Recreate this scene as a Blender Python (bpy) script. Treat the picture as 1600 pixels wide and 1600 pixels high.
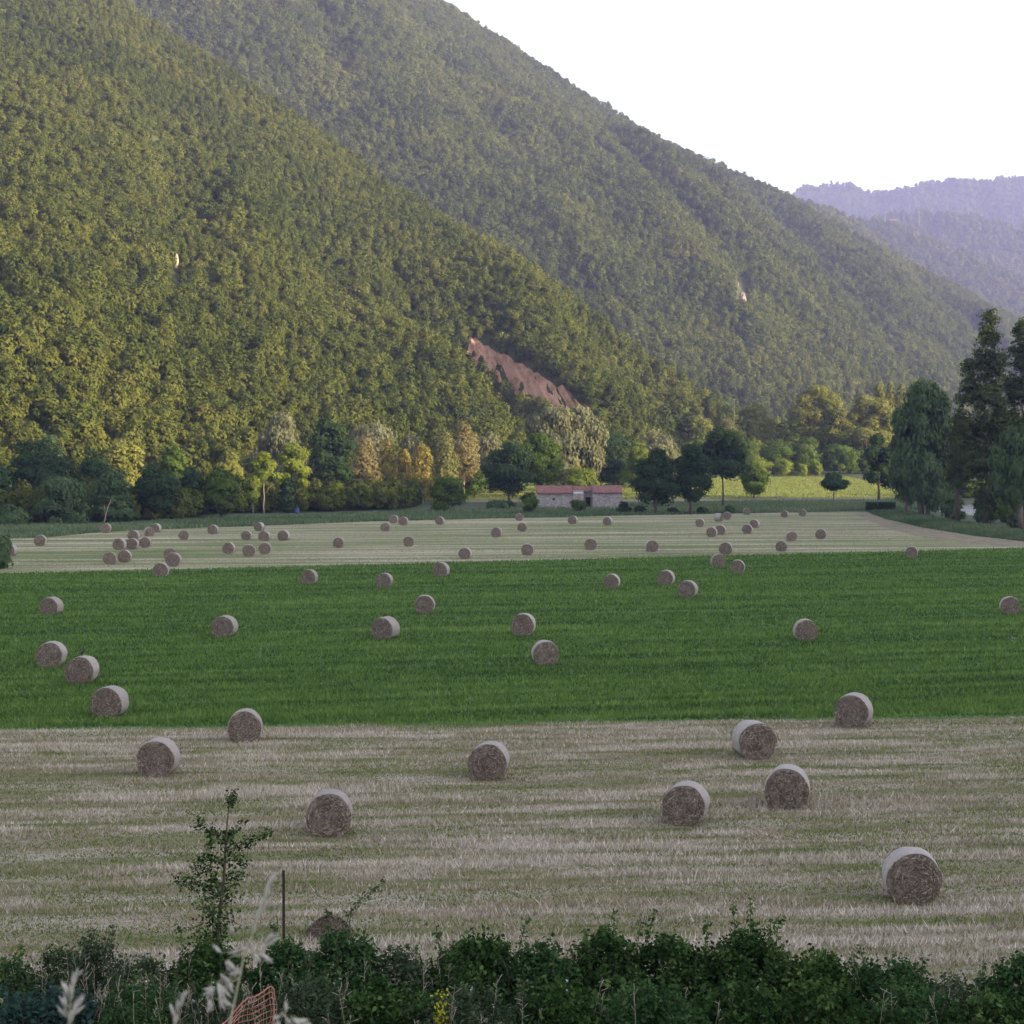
import bpy, math, random
import numpy as np
from mathutils import Vector, Matrix

for _o in list(bpy.data.objects):
    bpy.data.objects.remove(_o)
SC = bpy.context.scene
COL = SC.collection
R = math.radians

# ------------------------------------------------------------------ camera
F = 2800.0                      # focal length in pixels of a 1600 px wide picture
CAMZ = 12.0
TILT = math.atan((800 - 712) / F) * -1.0   # pitch (negative = looking down); horizon sits at row 712
cam_d = bpy.data.cameras.new('camera')
cam = bpy.data.objects.new('camera', cam_d)
COL.objects.link(cam)
cam.location = (0, 0, CAMZ)
cam.rotation_euler = (math.pi / 2 + TILT, 0, 0)
cam_d.sensor_width = 36.0
cam_d.lens = 36.0 * F / 1600.0
cam_d.clip_start = 0.1
cam_d.clip_end = 30000
cam_d.dof.use_dof = True
cam_d.dof.focus_distance = 140
cam_d.dof.aperture_fstop = 11
SC.camera = cam

# ------------------------------------------------------------------ world, sun, exposure
SUN_AZ, SUN_EL = 115.0, 10.8    # azimuth clockwise from +Y (the viewing direction)
w = bpy.data.worlds.new('World')
SC.world = w
w.use_nodes = True
wn = w.node_tree
bgn = wn.nodes['Background']
sky = wn.nodes.new('ShaderNodeTexSky')
sky.sky_type = 'NISHITA'
sky.sun_disc = False
sky.sun_elevation = R(SUN_EL)
sky.sun_rotation = R(SUN_AZ)
sky.dust_density = 2.0
hs = wn.nodes.new('ShaderNodeHueSaturation')
hs.inputs['Saturation'].default_value = 0.35
wn.links.new(sky.outputs[0], hs.inputs['Color'])
wn.links.new(hs.outputs[0], bgn.inputs[0])
bgn.inputs[1].default_value = 0.15
sun_d = bpy.data.lights.new('sun', 'SUN')
sun_d.energy = 5.0
sun_d.angle = R(0.5)
sun_d.color = (1.0, 0.755, 0.41)
sun = bpy.data.objects.new('sun', sun_d)
COL.objects.link(sun)
SUNV = Vector((math.sin(R(SUN_AZ)) * math.cos(R(SUN_EL)), math.cos(R(SUN_AZ)) * math.cos(R(SUN_EL)), math.sin(R(SUN_EL))))
sun.rotation_euler = SUNV.to_track_quat('Z', 'Y').to_euler()
sun.location = (60, -60, 80)
SC.view_settings.view_transform = 'Standard'
SC.view_settings.look = 'None'
SC.view_settings.gamma = 1
SC.view_settings.exposure = 2.05
SC.render.engine = 'CYCLES'
SC.cycles.use_denoising = True
SC.cycles.max_bounces = 6
SC.cycles.diffuse_bounces = 3
SC.cycles.transmission_bounces = 3
SC.cycles.volume_bounces = 1
SC.cycles.sample_clamp_indirect = 6

# ------------------------------------------------------------------ small maths
CT, ST = math.cos(TILT), math.sin(TILT)
def ray(px, py):
    u, v = (px - 800.0) / F, (800.0 - py) / F
    return np.array([u, CT - v * ST, ST + v * CT])
def at_z(px, py, z=0.0):
    d = ray(px, py); t = (z - CAMZ) / d[2]
    return np.array([0, 0, CAMZ]) + d * t
def at_y(px, py, y):
    d = ray(px, py); t = y / d[1]
    return np.array([0, 0, CAMZ]) + d * t
def project(P):
    P = np.asarray(P, float)
    x, y, z = P[..., 0], P[..., 1], P[..., 2] - CAMZ
    f = y * CT + z * ST
    f = np.where(f < 1e-3, 1e-3, f)
    v = -y * ST + z * CT
    return 800 + F * x / f, 800 - F * v / f
def smooth(a, b, x):
    t = np.clip((x - a) / (b - a), 0, 1)
    return t * t * (3 - 2 * t)
def vnoise(x, y, seed=0):
    x = np.asarray(x, float); y = np.asarray(y, float)
    xi, yi = np.floor(x).astype(np.int64), np.floor(y).astype(np.int64)
    fx, fy = x - xi, y - yi
    fx, fy = fx * fx * (3 - 2 * fx), fy * fy * (3 - 2 * fy)
    def h(a, b):
        n = (a * 374761393 + b * 668265263 + seed * 974634777) & 0xffffffff
        n = ((n ^ (n >> 13)) * 1274126177) & 0xffffffff
        return ((n ^ (n >> 16)) & 0xffff) / 65535.0
    return (h(xi, yi) * (1 - fx) + h(xi + 1, yi) * fx) * (1 - fy) + (h(xi, yi + 1) * (1 - fx) + h(xi + 1, yi + 1) * fx) * fy
def fbm(x, y, seed=0, o=4):
    s, a, t = 0, 1.0, 0
    for k in range(o):
        s = s + a * vnoise(x * 2 ** k, y * 2 ** k, seed + k); t += a; a *= .5
    return s / t
def in_poly(px, py, poly):
    px = np.asarray(px); py = np.asarray(py)
    c = np.zeros(px.shape, bool); n = len(poly)
    for i in range(n):
        x1, y1 = poly[i]; x2, y2 = poly[(i + 1) % n]
        k = ((y1 > py) != (y2 > py)) & (px < (x2 - x1) * (py - y1) / ((y2 - y1) + 1e-12) + x1)
        c ^= k
    return c

# ------------------------------------------------------------------ mesh helpers
def mesh_np(name, verts, faces, attr=None, mats=(), smooth_=False, midx=None):
    verts = np.asarray(verts, np.float32); faces = np.asarray(faces, np.int32)
    me = bpy.data.meshes.new(name)
    nf, k = faces.shape
    me.vertices.add(len(verts)); me.vertices.foreach_set('co', verts.ravel())
    me.loops.add(nf * k); me.loops.foreach_set('vertex_index', faces.ravel())
    me.polygons.add(nf)
    me.polygons.foreach_set('loop_start', np.arange(0, nf * k, k, dtype=np.int32))
    me.polygons.foreach_set('loop_total', np.full(nf, k, np.int32))
    if midx is not None:
        me.polygons.foreach_set('material_index', np.asarray(midx, np.int32))
    if smooth_:
        me.polygons.foreach_set('use_smooth', np.ones(nf, bool))
    me.update(calc_edges=True)
    for an, av in (attr or {}).items():
        a = me.attributes.new(an, 'FLOAT', 'FACE'); a.data.foreach_set('value', np.asarray(av, np.float32))
    for m in mats:
        me.materials.append(m)
    return me
class MB:
    """collects polygons of any size and makes one mesh of them"""
    def __init__(s): s.v = []; s.f = []; s.m = []
    def add(s, vs, fs, mi=0):
        o = len(s.v); s.v += [tuple(v) for v in vs]
        for f in fs: s.f.append([i + o for i in f]); s.m.append(mi)
    def box(s, x0, x1, y0, y1, z0, z1, mi=0, M=None):
        vs = [(x, y, z) for z in (z0, z1) for y in (y0, y1) for x in (x0, x1)]
        if M is not None: vs = [M @ Vector(v) for v in vs]
        s.add(vs, [(0, 2, 3, 1), (4, 5, 7, 6), (0, 1, 5, 4), (2, 6, 7, 3), (0, 4, 6, 2), (1, 3, 7, 5)], mi)
    def tube(s, pts, rad, n=6, mi=0, cap=True):
        pts = [Vector(p) for p in pts]; m = len(pts); vs = []; fs = []
        if not hasattr(rad, '__len__'): rad = [rad] * m
        for i, p in enumerate(pts):
            d = (pts[min(i + 1, m - 1)] - pts[max(i - 1, 0)])
            if d.length < 1e-9: d = Vector((0, 0, 1))
            d.normalize()
            a = d.cross(Vector((.13, 1, .07))).normalized() if abs(d.y) < .95 else d.cross(Vector((1, .1, 0))).normalized()
            b = d.cross(a)
            for k in range(n):
                t = 2 * math.pi * k / n
                vs.append(p + (a * math.cos(t) + b * math.sin(t)) * rad[i])
        for i in range(m - 1):
            for k in range(n):
                fs.append((i * n + k, i * n + (k + 1) % n, (i + 1) * n + (k + 1) % n, (i + 1) * n + k))
        if cap:
            fs.append(tuple(range(n - 1, -1, -1))); fs.append(tuple((m - 1) * n + k for k in range(n)))
        s.add(vs, fs, mi)
    def mesh(s, name, mats=(), sm=False):
        me = bpy.data.meshes.new(name); me.from_pydata(s.v, [], s.f)
        for m in mats: me.materials.append(m)
        me.polygons.foreach_set('material_index', np.array(s.m, np.int32))
        if sm: me.polygons.foreach_set('use_smooth', np.ones(len(s.f), bool))
        me.update(); return me
def link(name, data, parent=None, loc=None):
    o = bpy.data.objects.new(name, data); COL.objects.link(o)
    if parent is not None: o.parent = parent
    if loc is not None: o.location = loc
    return o
def tag(o, label=None, cat=None, group=None, kind=None):
    if label: o['label'] = label
    if cat: o['category'] = cat
    if group: o['group'] = group
    if kind: o['kind'] = kind
    return o
def thing(name, label, cat, loc, rz=0, group=None):
    o = link(name, None, loc=loc); o.rotation_euler = (0, 0, rz); o.empty_display_size = .3
    return tag(o, label, cat, group)

# ------------------------------------------------------------------ materials
def newmat(name):
    m = bpy.data.materials.new(name); m.use_nodes = True
    nt = m.node_tree; nt.nodes.clear()
    out = nt.nodes.new('ShaderNodeOutputMaterial')
    return m, nt, out
def nd(nt, t, **kw):
    n = nt.nodes.new(t)
    for k, v in kw.items():
        if k in n.inputs.keys(): n.inputs[k].default_value = v
        else: setattr(n, k, v)
    return n
def ramp(nt, fac, stops):
    r = nt.nodes.new('ShaderNodeValToRGB'); e = r.color_ramp.elements
    while len(e) > 1: e.remove(e[0])
    e[0].position, e[0].color = stops[0][0], (*stops[0][1], 1)
    for p, c in stops[1:]:
        q = e.new(p); q.color = (*c, 1)
    nt.links.new(fac, r.inputs[0]); return r.outputs[0]
def math_(nt, op, a, b=None, c=None, clamp=False):
    n = nt.nodes.new('ShaderNodeMath'); n.operation = op; n.use_clamp = clamp
    for i, v in enumerate((a, b, c)):
        if v is None: continue
        if isinstance(v, (int, float)): n.inputs[i].default_value = v
        else: nt.links.new(v, n.inputs[i])
    return n.outputs[0]
def mixc(nt, fac, a, b, mode='MIX'):
    n = nt.nodes.new('ShaderNodeMix'); n.data_type = 'RGBA'; n.blend_type = mode
    for i, v in ((0, fac), (6, a), (7, b)):
        if isinstance(v, (int, float)): n.inputs[i].default_value = v
        elif isinstance(v, tuple): n.inputs[i].default_value = (*v, 1)
        else: nt.links.new(v, n.inputs[i])
    return n.outputs[2]
def noise_(nt, vec, scale, detail=4, rough=.55, dist=0):
    n = nd(nt, 'ShaderNodeTexNoise'); n.inputs['Scale'].default_value = scale; n.inputs['Detail'].default_value = detail
    n.inputs['Roughness'].default_value = rough; n.inputs['Distortion'].default_value = dist
    nt.links.new(vec, n.inputs['Vector']); return n.outputs['Fac']
def mapping(nt, vec, scale=(1, 1, 1), rot=(0, 0, 0)):
    n = nt.nodes.new('ShaderNodeMapping'); n.inputs['Scale'].default_value = scale; n.inputs['Rotation'].default_value = rot
    nt.links.new(vec, n.inputs['Vector']); return n.outputs[0]
def diffuse_out(nt, out, col, trans=0.0, bump=None, bs=.3, bd=.05, rough=.9, spec=.15):
    if trans > 0:
        d = nt.nodes.new('ShaderNodeBsdfDiffuse'); t = nt.nodes.new('ShaderNodeBsdfTranslucent')
        mx = nt.nodes.new('ShaderNodeMixShader'); mx.inputs[0].default_value = trans
        for s in (d, t):
            if isinstance(col, tuple): s.inputs[0].default_value = (*col, 1)
            else: nt.links.new(col, s.inputs[0])
        nt.links.new(d.outputs[0], mx.inputs[1]); nt.links.new(t.outputs[0], mx.inputs[2]); nt.links.new(mx.outputs[0], out.inputs[0])
        return
    p = nt.nodes.new('ShaderNodeBsdfPrincipled'); p.inputs['Roughness'].default_value = rough
    p.inputs['Specular IOR Level'].default_value = spec
    if isinstance(col, tuple): p.inputs['Base Color'].default_value = (*col, 1)
    else: nt.links.new(col, p.inputs['Base Color'])
    if bump is not None:
        b = nt.nodes.new('ShaderNodeBump'); b.inputs['Strength'].default_value = bs; b.inputs['Distance'].default_value = bd
        nt.links.new(bump, b.inputs['Height']); nt.links.new(b.outputs[0], p.inputs['Normal'])
    nt.links.new(p.outputs[0], out.inputs[0])
def leafmat(name, cols, trans=.3):
    """leaf colours picked by the per-leaf number 'rnd'"""
    m, nt, out = newmat(name)
    a = nd(nt, 'ShaderNodeAttribute', attribute_name='rnd')
    n = len(cols)
    c = ramp(nt, a.outputs['Fac'], [(i / max(1, n - 1), c) for i, c in enumerate(cols)])
    diffuse_out(nt, out, c, trans)
    return m
def forestmat(name, cols, trans=.28):
    m, nt, out = newmat(name)
    oi = nt.nodes.new('ShaderNodeObjectInfo')
    a = nd(nt, 'ShaderNodeAttribute', attribute_name='rnd')
    tn = nd(nt, 'ShaderNodeAttribute', attribute_name='tone'); tn.attribute_type = 'INSTANCER'
    f = math_(nt, 'ADD', math_(nt, 'MULTIPLY', oi.outputs['Random'], .45), math_(nt, 'MULTIPLY', a.outputs['Fac'], .2))
    f = math_(nt, 'ADD', f, math_(nt, 'MULTIPLY', tn.outputs['Fac'], .35))
    n = len(cols)
    c = ramp(nt, f, [(i / (n - 1), c) for i, c in enumerate(cols)])
    diffuse_out(nt, out, c, trans)
    return m
def barkmat(name, c1, c2):
    m, nt, out = newmat(name)
    tc = nt.nodes.new('ShaderNodeTexCoord')
    f = noise_(nt, mapping(nt, tc.outputs['Object'], (6, 6, 1.2)), 3, 5)
    diffuse_out(nt, out, ramp(nt, f, [(.3, c1), (.7, c2)]), bump=f, bs=.5, bd=.05)
    return m
def plainmat(name, c1, c2, scale=8, rough=.8, bump=.2, spec=.2, metal=0):
    m, nt, out = newmat(name)
    tc = nt.nodes.new('ShaderNodeTexCoord')
    f = noise_(nt, tc.outputs['Object'], scale, 5)
    diffuse_out(nt, out, ramp(nt, f, [(.3, c1), (.7, c2)]), bump=f, bs=bump, bd=.03, rough=rough, spec=spec)
    return m

# ------------------------------------------------------------------ terrain
_gy = np.array([-400, 4.5, 7, 20, 27, 33, 37, 380, 440, 620, 900, 2500, 12000], float)
_gz = np.array([10.2, 10.2, 9.0, 3.8, 2.0, .5, 0, 0, 1.35, 6.4, 8.5, 14, 40], float)
RIVER = np.array([(190, 240), (150, 290), (122, 328), (105, 354), (99, 378), (104, 408), (132, 440), (190, 500), (270, 620), (380, 800)], float)
def river_dist(x, y):
    x = np.asarray(x, float); y = np.asarray(y, float)
    d = np.full(np.broadcast(x, y).shape, 1e9)
    for a, b in zip(RIVER[:-1], RIVER[1:]):
        ab = b - a; t = np.clip(((x - a[0]) * ab[0] + (y - a[1]) * ab[1]) / (ab @ ab), 0, 1)
        d = np.minimum(d, np.hypot(x - a[0] - t * ab[0], y - a[1] - t * ab[1]))
    return d
def zg(x, y):
    z = np.interp(np.asarray(y, float), _gy, _gz)
    return z - 1.6 * (1 - smooth(6.5, 9.5, river_dist(x, y))) * np.ones_like(z)
def zg1(x, y): return float(zg(np.array([x]), np.array([y]))[0])

def grassy_ground():
    m, nt, out = newmat('rough_grass')
    g = nt.nodes.new('ShaderNodeNewGeometry')
    f = noise_(nt, g.outputs['Position'], .12, 6, .6); f2 = noise_(nt, mapping(nt, g.outputs['Position'], (1, .4, 1)), 1.6, 4)
    c = ramp(nt, f, [(.3, (.035, .062, .03)), (.55, (.055, .085, .04)), (.75, (.09, .105, .055))])
    c = mixc(nt, f2, c, (.07, .08, .045))
    diffuse_out(nt, out, c, bump=f2, bs=.6, bd=.2)
    return m
M_GROUND = grassy_ground()
def grid_mesh(name, xs, ys, zf, mats):
    X, Y = np.meshgrid(xs, ys); Z = zf(X, Y)
    v = np.stack([X, Y, Z], -1).reshape(-1, 3); nx, ny = len(xs), len(ys)
    i = (np.arange(ny - 1)[:, None] * nx + np.arange(nx - 1)[None]).ravel()
    return mesh_np(name, v, np.stack([i, i + 1, i + nx + 1, i + nx], 1), mats=mats, smooth_=True)
xs = np.concatenate([[-9000, -6000, -3500, -2000, -1000, -500, -300], np.arange(-200, 60, 10), np.arange(60, 200, 2.5), np.arange(200, 400, 12), [500, 900, 2000, 3500, 6000, 9000]])
ys = np.concatenate([[-3000, -1000, -300, -60, -10], np.arange(0, 40, 1.0), np.arange(40, 240, 8), np.arange(240, 720, 4), np.arange(720, 1000, 30), [1200, 1600, 2500, 4000, 8000, 12000]])
tag(link('ground', grid_mesh('ground', xs, ys, zg, [M_GROUND])), kind='structure')

# --- fields: boundaries as straight lines on the flat valley floor
def line(p, q): return at_z(*p)[:2], at_z(*q)[:2]
B1 = line((0, 1142), (1600, 1121))          # near stubble | green crop
B2 = line((0, 897), (1600, 857))            # green crop | far stubble
def yl(B, x): return B[0][1] + (B[1][1] - B[0][1]) * (x - B[0][0]) / (B[1][0] - B[0][0])
FAR_EDGE_PX = [(-60, 845), (80, 839), (163, 831), (280, 826), (400, 822), (560, 815.5), (820, 809), (1090, 803.5), (1340, 799), (1372, 798.5)]
FAR_EDGE = np.array([at_z(*p)[:2] for p in FAR_EDGE_PX])
def yfar(x): return np.interp(x, FAR_EDGE[:, 0], FAR_EDGE[:, 1])
ROW_ANG = R(5.0)
def row_v(x, y): return -np.sin(ROW_ANG) * x + np.cos(ROW_ANG) * y
def stubblemat(name, ang, dull):
    m, nt, out = newmat(name)
    g = nt.nodes.new('ShaderNodeNewGeometry')
    pos = mapping(nt, g.outputs['Position'], (1, 1, 1), (0, 0, -ang))
    sx = nt.nodes.new('ShaderNodeSeparateXYZ'); nt.links.new(pos, sx.inputs[0])
    warp = noise_(nt, mapping(nt, pos, (.06, .25, 1)), 1.0, 3)
    v = math_(nt, 'ADD', sx.outputs[1], math_(nt, 'MULTIPLY', warp, 2.2))
    wv = math_(nt, 'MULTIPLY_ADD', math_(nt, 'SINE', math_(nt, 'MULTIPLY', v, 2 * math.pi / 2.9)), .5, .5)
    pt = noise_(nt, mapping(nt, pos, (.14, .8, 1)), 1.0, 5, .6)
    fine = noise_(nt, mapping(nt, pos, (1.5, 6, 1)), 1.5, 5, .7)
    mask = math_(nt, 'ADD', math_(nt, 'MULTIPLY', wv, .22), math_(nt, 'MULTIPLY', pt, 1.2))
    mask = math_(nt, 'ADD', mask, math_(nt, 'MULTIPLY', fine, .35))
    c = ramp(nt, mask, [(.5, (.08, .12, .04)), (.68, (.135, .14, .07)), (.86, (.22, .185, .14)), (1.0, (.31, .27, .23))])
    brown = noise_(nt, mapping(nt, pos, (.1, .7, 1)), 1.3, 3)
    c = mixc(nt, math_(nt, 'MULTIPLY', math_(nt, 'GREATER_THAN', brown, .6), .45), c, (.24, .17, .11))
    if dull: c = mixc(nt, .5, c, (.185, .235, .10))
    diffuse_out(nt, out, c, bump=fine, bs=.7, bd=.06)
    return m
M_STUB = stubblemat('stubble_near', ROW_ANG, False)
def farstubblemat():
    m, nt, out = newmat('stubble_far')
    g = nt.nodes.new('ShaderNodeNewGeometry')
    pos = mapping(nt, g.outputs['Position'], (1, 1, 1), (0, 0, -R(7)))
    a = noise_(nt, mapping(nt, pos, (.012, .30, 1)), 1.0, 5, .62); b = noise_(nt, mapping(nt, pos, (.05, .9, 1)), 1.0, 4, .6)
    c0 = noise_(nt, pos, .035, 3)
    f = math_(nt, 'ADD', math_(nt, 'MULTIPLY', a, .75), math_(nt, 'ADD', math_(nt, 'MULTIPLY', b, .25), math_(nt, 'MULTIPLY', c0, .25)))
    c = ramp(nt, f, [(.53, (.09, .125, .05)), (.59, (.145, .165, .075)), (.64, (.215, .205, .125)), (.69, (.29, .265, .195)), (.75, (.37, .335, .27))])
    diffuse_out(nt, out, c, bump=b, bs=.6, bd=.1)
    return m
M_STUB2 = farstubblemat()
def cropmat():
    m, nt, out = newmat('crop_soil')
    g = nt.nodes.new('ShaderNodeNewGeometry')
    pos = mapping(nt, g.outputs['Position'], (1, 1, 1), (0, 0, -R(14)))
    f = noise_(nt, mapping(nt, pos, (.15, 1.2, 1)), 1.0, 5, .6); f2 = noise_(nt, pos, 5, 4)
    c = ramp(nt, f, [(.3, (.05, .095, .03)), (.7, (.10, .175, .05))])
    c = mixc(nt, math_(nt, 'MULTIPLY', f2, .5), c, (.03, .09, .022))
    diffuse_out(nt, out, c, bump=f2, bs=.8, bd=.1)
    return m
M_CROP = cropmat()
def strip(name, pts, z, mat):
    me = bpy.data.meshes.new(name); me.from_pydata([(p[0], p[1], z) for p in pts], [], [tuple(range(len(pts)))])
    me.materials.append(mat); return tag(link(name, me), kind='structure')
XL, XR = -140.0, 98.0
strip('stubble_field', [(-80, 37.5), (80, 37.5), (80, yl(B1, 80)), (-80, yl(B1, -80))], .004, M_STUB)
strip('crop_field', [(-80, yl(B1, -80)), (80, yl(B1, 80)), (80, yl(B2, 80)), (-80, yl(B2, -80))], .008, M_CROP)
RT = [at_z(*p)[:2] for p in ((1372, 798.5), (1392, 812), (1450, 826), (1600, 846.5), (1690, 851.5))]
strip('stubble_field', [(-80, yl(B2, -80)), (80, yl(B2, 80))] + [tuple(p) for p in RT[::-1]] + [tuple(p) for p in FAR_EDGE[::-1]], .012, M_STUB2)

# dirt track along the right edge of the far field, and the pale farm lane before the meadow
def trackmat():
    m, nt, out = newmat('dry_track')
    g = nt.nodes.new('ShaderNodeNewGeometry')
    f = noise_(nt, mapping(nt, g.outputs['Position'], (1, .35, 1), (0, 0, R(28))), .55, 7, .7)
    c = ramp(nt, f, [(.36, (.10, .12, .05)), (.46, (.16, .135, .095)), (.56, (.22, .185, .14)), (.66, (.12, .14, .065))])
    diffuse_out(nt, out, c, bump=f, bs=.5, bd=.1)
    return m
M_TRACK = trackmat()
t_out = [(1352, 799.5), (1384, 811), (1440, 824), (1520, 837), (1600, 846), (1690, 851)]
t_in = [(1690, 854.5), (1600, 855), (1520, 850), (1450, 841), (1400, 830), (1362, 816), (1336, 803)]
strip('dirt_track', [tuple(at_z(*p)[:2]) for p in t_out + t_in], .018, M_TRACK)
def drape(name, x0, x1, y0f, y1f, dz, mat, n=80, k=8):
    X = np.linspace(x0, x1, n)[None].repeat(k, 0); T = np.linspace(0, 1, k)[:, None]
    Y = y0f(X) * (1 - T) + y1f(X) * T
    Z = np.interp(Y, _gy, _gz) + dz
    v = np.stack([X, Y, Z], -1).reshape(-1, 3)
    i = (np.arange(k - 1)[:, None] * n + np.arange(n - 1)[None]).ravel()
    return tag(link(name, mesh_np(name, v, np.stack([i, i + 1, i + n + 1, i + n], 1), mats=[mat], smooth_=True)), kind='structure')
drape('farm_lane', -14, 92, lambda x: 424 + .10 * x, lambda x: 436 + .10 * x, .05, M_TRACK)
def meadowmat():
    m, nt, out = newmat('mown_meadow')
    g = nt.nodes.new('ShaderNodeNewGeometry')
    pos = mapping(nt, g.outputs['Position'], (1, 1, 1), (0, 0, R(24)))
    sx = nt.nodes.new('ShaderNodeSeparateXYZ'); nt.links.new(pos, sx.inputs[0])
    wv = math_(nt, 'MULTIPLY_ADD', math_(nt, 'SINE', math_(nt, 'MULTIPLY', sx.outputs[1], 2 * math.pi / 7)), .5, .5)
    f = noise_(nt, mapping(nt, pos, (.2, .6, 1)), .8, 5)
    c = ramp(nt, math_(nt, 'ADD', math_(nt, 'MULTIPLY', wv, .35), math_(nt, 'MULTIPLY', f, .8)),
             [(.35, (.10, .15, .03)), (.6, (.165, .20, .045)), (.85, (.25, .235, .085))])
    diffuse_out(nt, out, c, bump=f, bs=.6, bd=.2)
    return m
drape('meadow', -30, 108, lambda x: 437 + .10 * x, lambda x: 575 + 0 * x, .07, meadowmat(), 90, 20)

# river water
def watermat():
    m, nt, out = newmat('river_water')
    g = nt.nodes.new('ShaderNodeNewGeometry')
    f = noise_(nt, mapping(nt, g.outputs['Position'], (1, .5, 1)), .9, 4)
    diffuse_out(nt, out, (.09, .10, .10), bump=f, bs=.8, bd=.3, rough=.15, spec=.8)
    return m
rv, rf = [], []
for i, p in enumerate(RIVER):
    a = RIVER[max(i - 1, 0)]; b = RIVER[min(i + 1, len(RIVER) - 1)]
    t = (b - a) / np.linalg.norm(b - a); n = np.array([-t[1], t[0]])
    zw = float(np.interp(p[1], _gy, _gz)) - .28
    rv += [(*(p + n * 9), zw), (*(p - n * 9), zw)]
    if i: rf.append((2 * i - 2, 2 * i - 1, 2 * i + 1, 2 * i))
me = bpy.data.meshes.new('river'); me.from_pydata(rv, [], rf); me.materials.append(watermat())
tag(link('river', me), kind='structure')

# ------------------------------------------------------------------ hills
def hillmat():
    m, nt, out = newmat('forest_floor')
    g = nt.nodes.new('ShaderNodeNewGeometry')
    f = noise_(nt, g.outputs['Position'], .15, 5)
    diffuse_out(nt, out, ramp(nt, f, [(.3, (.03, .042, .014)), (.7, (.055, .065, .022))]), bump=f, bs=.6, bd=1)
    return m
M_HILL = hillmat()
def resample(P, n):
    P = np.asarray(P, float); d = np.concatenate([[0], np.cumsum(np.linalg.norm(np.diff(P, axis=0), axis=1))]); d /= d[-1]
    t = np.linspace(0, 1, n)
    Q = np.stack([np.interp(t, d, P[:, k]) for k in range(P.shape[1])], 1)
    k = max(1, n // 40)
    for _ in range(2):
        pad = np.concatenate([Q[:1].repeat(k, 0), Q, Q[-1:].repeat(k, 0)])
        Q = np.mean([pad[i:i + n] for i in range(2 * k + 1)], 0)
    return Q
def thin(P, cell):
    """keeps one point per ground cell, so that the trees stand evenly"""
    k = np.stack([np.floor(P[:, 0] / cell), np.floor(P[:, 1] / cell)], 1).astype(np.int64)
    _, i = np.unique(k[:, 0] * 1000003 + k[:, 1], return_index=True)
    return P[i]
class Hill:
    def __init__(s, name, crest, foot, nu, nv, prof=1.0, gully=0, gf=10, seed=1, back=1.5, backdrop=.55, jag=0, extra=None):
        C, Fo = resample(crest, nu), resample(foot, nu)
        s.U = np.linspace(0, 1, nu); nb = max(4, nv // 4)
        V = np.concatenate([np.linspace(0, 1, nv), 1 + np.linspace(0, back - 1, nb + 1)[1:]])
        u, v = np.meshgrid(s.U, V)
        XY = Fo[None, :, :2] * (1 - v[..., None]) + C[None, :, :2] * v[..., None]
        H = (C[:, 2] - Fo[:, 2])[None]
        vv = np.minimum(v, 1)
        Z = Fo[None, :, 2] + H * vv ** prof - H * np.maximum(v - 1, 0) * backdrop * 3
        n1 = fbm(u * gf, v * 1.6 + .5 * u, seed, 3) - .5
        Z = Z + gully * n1 * np.sin(np.pi * np.clip(vv, 0, 1)) * 2
        if jag: Z = Z + jag * (fbm(u * 30, v * 8, seed + 9, 3) - .5)
        if extra is not None: Z = Z + extra(u, v)
        s.P = np.concatenate([XY, Z[..., None]], -1); s.nv = nv; s.V = V
        nr = len(V)
        i = (np.arange(nr - 1)[:, None] * nu + np.arange(nu - 1)[None]).ravel()
        tag(link(name, mesh_np(name, s.P.reshape(-1, 3), np.stack([i, i + 1, i + nu + 1, i + nu], 1), mats=[M_HILL], smooth_=True)), kind='structure')
    def sample(s, rng, density, vmax=1.12, pad=120):
        P = s.P; a, b, c, d = P[:-1, :-1], P[:-1, 1:], P[1:, 1:], P[1:, :-1]
        area = .5 * np.linalg.norm(np.cross((c - a)[..., :3] * [1, 1, 0], (d - b) * [1, 1, 0]), axis=-1)
        px, py = project((a + c) / 2)
        vm = s.V[:-1]
        ok = (px > -pad) & (px < 1600 + pad) & (py > -pad * 1.6) & (py < 1000) & (vm[:, None] < vmax) & ((a + c)[..., 1] > 100)
        wgt = (area * ok).ravel(); n = int(wgt.sum() * density)
        k = rng.choice(len(wgt), n, p=wgt / wgt.sum()); r, q = np.unravel_index(k, area.shape)
        fu, fv = rng.random(n)[:, None], rng.random(n)[:, None]
        return thin((P[r, q] * (1 - fu) + P[r, q + 1] * fu) * (1 - fv) + (P[r + 1, q] * (1 - fu) + P[r + 1, q + 1] * fu) * fv, .8 / math.sqrt(density / 3))
def crest_px(l): return [tuple(at_y(px, py, d)) for px, py, d in l]
def gul(u, v):
    # side gully with the landslip on its far flank, between the front face and the last spur
    c = .776 + .08 * (.43 - v)
    e = smooth(.02, .2, v) * (1 - smooth(.26, .44, v))
    e2 = smooth(.02, .15, v) * (1 - smooth(.16, .32, v))
    return e * (-19 * np.exp(-((u - c) / .02) ** 2) + 9 * np.exp(-((u - c + .04) / .02) ** 2)) + e2 * 8 * np.exp(-((u - c - .055) / .022) ** 2)
left_hill = Hill('hill', crest_px([(-900, -640, 1180), (-330, -330, 1080), (-60, -160, 1020), (210, 22, 950), (330, 92, 925), (440, 170, 900), (545, 242, 875), (640, 318, 850), (760, 392, 825), (880, 466, 800), (985, 552, 775), (1080, 622, 755), (1150, 668, 742), (1230, 706, 730)]),
                 [(-640, 250, 0), (-420, 290, 0), (-230, 345, 0), (-140, 376, 0), (-95, 398, .5), (-60, 462, 2), (-18, 505, 3), (25, 560, 5), (70, 640, 6.5), (112, 718, 7)], 260, 90, .92, 22, 12, 3, extra=gul)
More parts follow.
